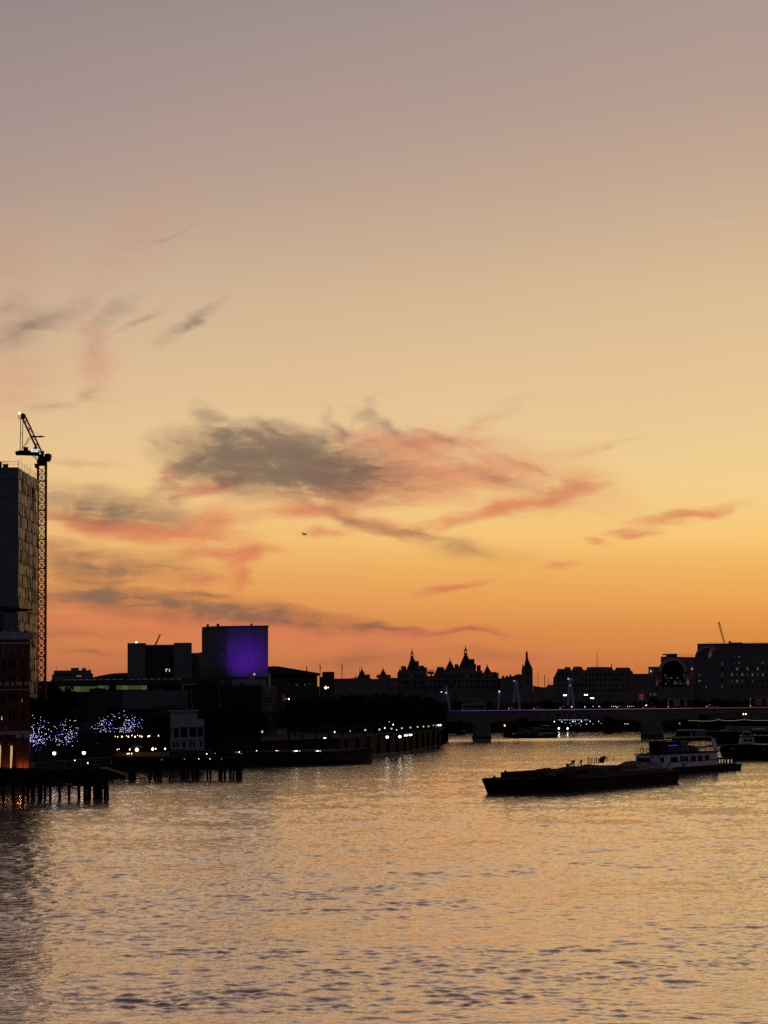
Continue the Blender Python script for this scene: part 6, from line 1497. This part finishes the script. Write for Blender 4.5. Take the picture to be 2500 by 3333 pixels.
    for u0, u1 in ((.8, 1.8), (2.1, 3.1)): q = MB(); f.box(q, u0, u1, 2.352, 2.39, 4.3, 5.5); q.build('window', GLASS, wh)
    q = MB(); f.box(q, -.5, 4.0, -1.0, 2.6, 5.92, 6.08, 6.12); q.build('wheelhouse_roof', GREYP, t)
    q = MB(); f.box(q, 3.41, 5.2, .3, 2.3, 3.79, 5.0, 5.0); q.build('deck_locker', DARK, t)
    q = MB(); q.tube(f.p(-.3, -.8, 3.7), f.p(-.3, -.8, 5.93), .035, n=4); q.build('awning_post', GREYP, t)
    q = MB(); q.tube(f.p(4.3, -.6, 3.8), f.p(4.3, -.6, 6.9), .32, .24, n=8); q.build('funnel', RUST, t)
    q = MB()
    for i in range(9): q.ball(f.p(3.5 + i * .4, 2.45, 5.1 + .06 * math.sin(i * 2)), .035, 5, 3)
    o = q.build('deck_bulbs', G_BLUE); tag(o, 'row of tiny blue bulbs strung behind the wheelhouse of the white vessel', 'string lights')
    # canopy aft
    q = MB(); f.box(q, 5.5, 21.1, -2.3, 2.45, 6.2, 6.45, 6.5); q.build('canopy', mat('canopy_dark', (.02, .02, .02), .8), t)
    q = MB(); f.box(q, 5.3, 21.3, 2.46, 2.52, 6.38, 6.5, 6.55); q.build('canopy_edge', GREYP, t)
    q = MB()
    for i in range(8):
        for v in (-2.2, 2.4): q.tube(f.p(5.7 + i * 2.15, v, 3.78), f.p(5.7 + i * 2.15, v, 6.22), .045, n=4)
    q.build('canopy_posts', DARK, t)
    q = MB()
    for z in (4.2, 4.6, 5.0): q.tube(f.p(3.6, 2.5, z), f.p(21.5, 2.5, z), .03, n=4)
    for i in range(23): q.tube(f.p(3.8 + i * .79, 2.5, 3.75), f.p(3.8 + i * .79, 2.5, 5.0), .022, n=3)
    q.build('side_rail', GREYP, t)
    q = MB(); f.box(q, 5.8, 20.4, -2.1, -1.95, 3.78, 5.6); q.build('side_screen', mat('screen_dim', (.05, .05, .05), .8), t)
    for i in range(7): q = MB(); f.box(q, 6.5 + i * 2, 7.7 + i * 2, -.6, .6, 3.79, 4.5 + (i % 3) * .2); q.build('deck_bench', [TARP, CONC, DARK][i % 3], t)
    q = MB(); f.box(q, 9.1, 11.3, 2.1, 2.2, 5.0, 6.0); q.build('noticeboard', TARP, t)
    q = MB(); vs = [f.p(20.9, 2.5, 6.2), f.p(22.3, 2.5, 6.1), f.p(24.1, 2.5, 3.8), f.p(21.8, 2.5, 3.8)]; vs += [v + f.v * .12 for v in vs]
    q.add(vs, [(0, 1, 2, 3), (7, 6, 5, 4), (0, 4, 5, 1), (1, 5, 6, 2), (2, 6, 7, 3), (3, 7, 4, 0)]); q.build('wind_screen', WHITEP, t)
    # low stern pontoon with an arcade of openings
    g = Fr(f.p(24.5, 0).x, f.p(24.5, 0).y, .56, .83)
    t2 = thing('stern_launch', g.p(4, 0), 'small dark launch with little lit windows tied at the stern of the white vessel', 'boat')
    q = MB(); g.hull(q, 9.6, 5, -.6, .85, .9, 1.15, .6, 0); q.build('hull', bk, t2)
    q = MB(); g.box(q, .2, 7.6, -2.2, 2.2, .95, 1.25); g.box(q, .2, 7.6, -2.2, 2.2, 2.2, 2.4)
    q.build('cabin', bk, t2)
    q = MB()
    for u in (.2, 1.4, 2.6, 3.8, 5.3, 6.6, 7.45): g.box(q, u, u + .18, 2.0, 2.2, 1.25, 2.2); g.box(q, u, u + .18, -2.2, -2.0, 1.25, 2.2)
    q.build('pillars', bk, t2)
    for i, (u0, u1) in enumerate(((.6, 1.2), (1.8, 2.4), (3.0, 3.5), (4.3, 5.0), (5.8, 6.3))): q = MB(); g.box(q, u0, u1, 1.95, 1.99, 1.5, 2.05); q.build('window', glow('launch_window', (.85, .85, .7), .35) if i == 0 else bpy.data.materials['launch_window'], t2)
    q = MB(); g.box(q, 9.2, 9.7, .8, 1.6, -.2, .9); q.build('rudder', bk, t2)
white_vessel()

# dark hulk and craft on the right
def pxboat(name, label, cat, Y, parts, group=None):
    xs = [p[0] for pr in parts for p in pr[0]]; c = at((min(xs) + max(xs)) / 2, 2400, Y)
    t = thing(name, (c.x, Y, 0), label, cat, group); SKEW[0] = .12
    for pts, dy, dep, m_, nm in parts:
        q = MB(); pxprof(q, pts, Y + dy, dep); q.build(nm, m_, t)
    SKEW[0] = None
    return t
HGREY = mat('houseboat_grey', (.16, .165, .17), .7, .2, .6, .1)
pxboat('moored_hulk', 'big low black hulk cut off by the right edge, behind the white vessel', 'boat', 512.0,
  [([(2343, 2440), (2350, 2428), (2370, 2424), (2410, 2423), (2560, 2427), (2640, 2430), (2640, 2485), (2400, 2485), (2372, 2478), (2352, 2466)], 0, 9, BLACKP, 'hull'),
   ([(2361, 2431), (2366, 2427), (2372, 2432)], -.1, .3, DARK, 'fender'), ([(2378, 2438), (2386, 2434), (2392, 2438), (2388, 2441)], -.12, .1, GREYP, 'fender'),
   ([(2424, 2424), (2424, 2421), (2440, 2421), (2440, 2424)], 2, 2, RUST, 'hatch'), ([(2482, 2437), (2487, 2434), (2493, 2440), (2489, 2441)], -.12, .1, GREYP, 'fender')])
pxboat('black_barge', 'square-sterned black barge afloat between the white vessel and the white cruiser', 'barge', 715.0,
  [([(2300, 2383), (2418, 2383), (2418, 2389), (2409, 2408), (2412, 2423), (2330, 2423), (2318, 2412), (2300, 2410)], 0, 9, BLACKP, 'hull'), ([(2300, 2383), (2300, 2380.5), (2410, 2380.5), (2412, 2383)], -.1, 9.3, DARK, 'gunwale'),
   ([(2330, 2405), (2330, 2400), (2362, 2400), (2362, 2405)], -.1, .08, mat('name_band', (.05, .045, .03), .7), 'name_band')])
pxboat('houseboat', 'long boxy grey houseboat with a pale end wall, above the canopy of the white vessel', 'houseboat', 700.0,
  [([(2203, 2399), (2203, 2378), (2262, 2378.5), (2262, 2399)], 0, 8, DARK, 'cabin'), ([(2262.2, 2398), (2262.2, 2380), (2298.5, 2379), (2299, 2397)], -.3, 8, HGREY, 'end_cabin'), ([(2246, 2398), (2246, 2382), (2255, 2382), (2255, 2398)], -.1, .09, HGREY, 'door'),
   ([(2205, 2379), (2215, 2376.5), (2290, 2375.5), (2300, 2378)], -.4, 8.4, GREYP, 'roof'), ([(2203, 2412), (2203, 2399.2), (2330, 2398), (2330, 2412)], 0, 9, BLACKP, 'hull'), ([(2209, 2400), (2209, 2398.6), (2260, 2398.2), (2260, 2399.6)], -.3, .25, STONEP, 'rail'), ([(2270, 2400), (2270, 2398.4), (2318, 2398.6), (2318, 2400)], -.3, .25, STONEP, 'rail')])
t = pxboat('motor_cruiser', 'white double-deck cruiser stern-on beside the square black barge on the right', 'boat', 668.0,
  [([(2408, 2424), (2412, 2404), (2455, 2403), (2458, 2424)], 0, 9, WHITEP, 'hull'), ([(2413, 2403.8), (2413, 2396), (2452, 2395), (2454, 2403.8)], 1, 7, GREYP, 'main_deck'), ([(2418, 2394.5), (2417, 2383), (2446, 2382), (2448, 2394.5)], 1.4, 6, mat('cruiser_shade', (.22, .21, .19), .7), 'cabin'),
   ([(2410, 2396), (2415, 2393.6), (2452, 2392.6), (2456, 2396)], .6, 8, GREYP, 'deck_edge'), ([(2418, 2382.5), (2416, 2380), (2447, 2383), (2447, 2385)], .8, 7, WHITEP, 'roof'), ([(2424, 2392), (2424, 2386), (2436, 2386), (2436, 2392)], 1.3, .09, GLASS, 'window'), ([(2438.5, 2392), (2438.5, 2386), (2444, 2386), (2444, 2392)], 1.3, .09, GLASS, 'window'),
   ([(2420, 2413), (2420, 2406), (2432, 2406), (2432, 2413)], -.1, .09, GLASS, 'window'), ([(2436, 2413), (2436, 2406), (2448, 2406), (2448, 2413)], -.1, .09, GLASS, 'window'), ([(2453, 2392), (2461, 2387), (2462, 2389), (2455, 2394)], .5, .3, WHITEP, 'davit')])
pxboat('landing_stage', 'dark landing stage with a slim white roof, right of the white cruiser', 'pontoon', 700.0,
  [([(2455, 2420), (2455, 2396), (2640, 2393), (2640, 2424)], 2, 8, BLACKP, 'float'), ([(2450, 2374.5), (2450, 2372.5), (2492, 2372), (2492, 2374)], 0, 6, WHITEP, 'roof'), ([(2460, 2396), (2460, 2375), (2461, 2375), (2461, 2396)], 1, .3, GREYP, 'post'), ([(2470, 2396), (2470, 2375), (2471, 2375), (2471, 2396)], 1, .3, GREYP, 'post'), ([(2482, 2396), (2482, 2374.5), (2483, 2374.5), (2483, 2396)], 1, .3, GREYP, 'post')])
pxboat('restaurant_ship', 'long grey flat-roofed floating pavilion under the rope of lights', 'boat', 800.0,
  [([(2362, 2381), (2362, 2364.5), (2450, 2366), (2640, 2368), (2640, 2381)], 0, 10, mat('pavilion_grey', (.20, .205, .21), .7), 'cabin'), ([(2345, 2392), (2345, 2381.2), (2640, 2381.2), (2640, 2392)], -1, 12, BLACKP, 'hull'), ([(2344, 2379), (2352, 2375.5), (2364, 2374.5), (2363, 2378)], -.5, 2, WHITEP, 'awning'),
   ([(2382, 2380), (2386, 2375), (2396, 2375), (2400, 2380)], -.8, 1, DARK, 'deckhouse'), ([(2370, 2364), (2372, 2361), (2395, 2360), (2397, 2364)], 2, 5, DARK, 'roof_plant')])
pxboat('dark_pontoon', 'dark boxy pontoon building beside the right-hand bridge pier', 'pontoon', 790.0,
  [([(2199, 2406), (2201, 2377), (2212, 2373), (2244, 2374), (2246, 2406)], 0, 8, DARK, 'cabin'), ([(2196, 2412), (2196, 2405), (2250, 2404), (2250, 2412)], -.5, 9, BLACKP, 'float'), ([(2186, 2410), (2188, 2398), (2199, 2392), (2199, 2412)], -1, 3, RUST, 'fender')])

# trip boat beyond the arch
def trip_boat():
    Y = 918.0
    gm = mat('trip_boat_grey', (.13, .13, .14), .6, .2, .5, .1)
    t = pxboat('trip_boat', 'grey two-part trip boat passing beyond the left arch, stern low', 'boat', Y,
     [([(1636, 2398), (1640, 2391), (1680, 2392), (1800, 2393), (1816, 2390), (1812, 2399), (1806, 2403.5), (1640, 2402)], 0, 7, BLACKP, 'hull'), ([(1676, 2392), (1678, 2380), (1690, 2376), (1716, 2376), (1724, 2392)], .6, 6, gm, 'forward_cabin'), ([(1684, 2375.8), (1685, 2370), (1704, 2370), (1706, 2375.8)], 1.5, 4, DARK, 'wheelhouse'),
      ([(1724.2, 2392), (1724.2, 2369), (1748, 2369), (1748, 2392)], 1.2, 5, gm, 'middle_cabin'), ([(1748.2, 2391), (1748.2, 2373), (1756, 2372), (1812, 2374), (1815, 2382), (1815, 2390), (1800, 2392.8)], .4, 6, gm, 'saloon'),
      ([(1754, 2380), (1756, 2375.5), (1808, 2376.5), (1811, 2381)], .3, .09, GLASS, 'saloon_window'), ([(1760, 2388), (1760, 2384), (1805, 2385), (1805, 2389)], .3, .09, WHITEP, 'white_band'), ([(1758, 2361.5), (1758, 2360), (1787, 2361), (1787, 2362.5)], 1, 5, WHITEP, 'sun_roof'),
      ([(1640, 2391), (1640, 2386), (1668, 2387), (1668, 2391.5)], .5, .3, DARK, 'stern_rail')])
    q = MB()
    for x in (1760, 1770, 1785): q.tube(at(x, 2361, Y + 2), at(x, 2373, Y + 2), .08, n=4)
    q.tube(at(1756, 2354, Y + 2), at(1762, 2362, Y + 2), .08, n=4); q.tube(at(1748, 2369, Y + 1), at(1760, 2366, Y + 1), .06, n=4)
    q.build('roof_posts', GREYP, t)
    q = MB()
    for i in range(6): q.tube(at(1640 + i * 6, 2384 + (i % 2) * 2, Y + 1), at(1640 + i * 6, 2392, Y + 1), .12, n=4)
    q.build('deck_posts', DARK, t)
trip_boat()
t = pxboat('moored_lighter', 'thin dark lighter lying low on the water left of the left pier', 'barge', 1080.0, [([(1464, 2386), (1466, 2381.5), (1538, 2381), (1540, 2386)], 0, 6, BLACKP, 'hull'), ([(1503, 2381), (1503, 2377.5), (1515, 2377.5), (1515, 2381)], .5, 4, GREYP, 'cabin')])

# ------------------------------------------------------------------ say which one of a row each repeat is
bpy.context.view_layer.update()
ORD = ['leftmost', 'second from the left', 'third from the left', 'fourth from the left', 'fifth from the left', 'sixth from the left', 'seventh from the left', 'eighth from the left',
       'ninth from the left', 'tenth from the left', 'eleventh from the left', 'twelfth from the left', 'thirteenth from the left', 'fourteenth from the left', 'fifteenth from the left', 'rightmost']
def sx(o): p = origin(o); return p.x / p.y
for grp, what in (('festoon bulbs above the bar terrace', 'of the warm festoon bulbs above the bar terrace'), ('cream lanterns along the river wall', 'of the eight cream lanterns along the river wall'),
                  ('bunched lamps by the bridge end', 'of the lamps bunched where the river wall meets the bridge'), ('small warm lamps along the bar terrace', 'of the small warm lamps along the bar terrace'),
                  ('row of small white lamps by the river wall', 'of the small white lamps in a row by the river wall'), ('strip lights low on the dark quay', 'of the short strip lights low on the dark quay'),
                  ('strip lights under the left arch', 'of the long strip lights under the left arch'), ('small white lamps under the left arch', 'of the small white lamps clustered under the left arch'),
                  ('pinprick lights under the bridge', 'of the pinprick lights under the middle of the bridge'), ('pinprick lights along the far embankment', 'of the pinprick lights over the parapet beside the right-hand pier'),
                  ('pinprick lamps among the black trees', 'of the pinprick lamps among the black riverside trees')):
    os_ = sorted([o for o in scene.objects if o.parent is None and o.get('group') == grp], key=sx)
    for i, o in enumerate(os_):
        o['label'] = (ORD[i] if i < len(os_) - 1 and i < 15 else 'rightmost') + ' ' + what
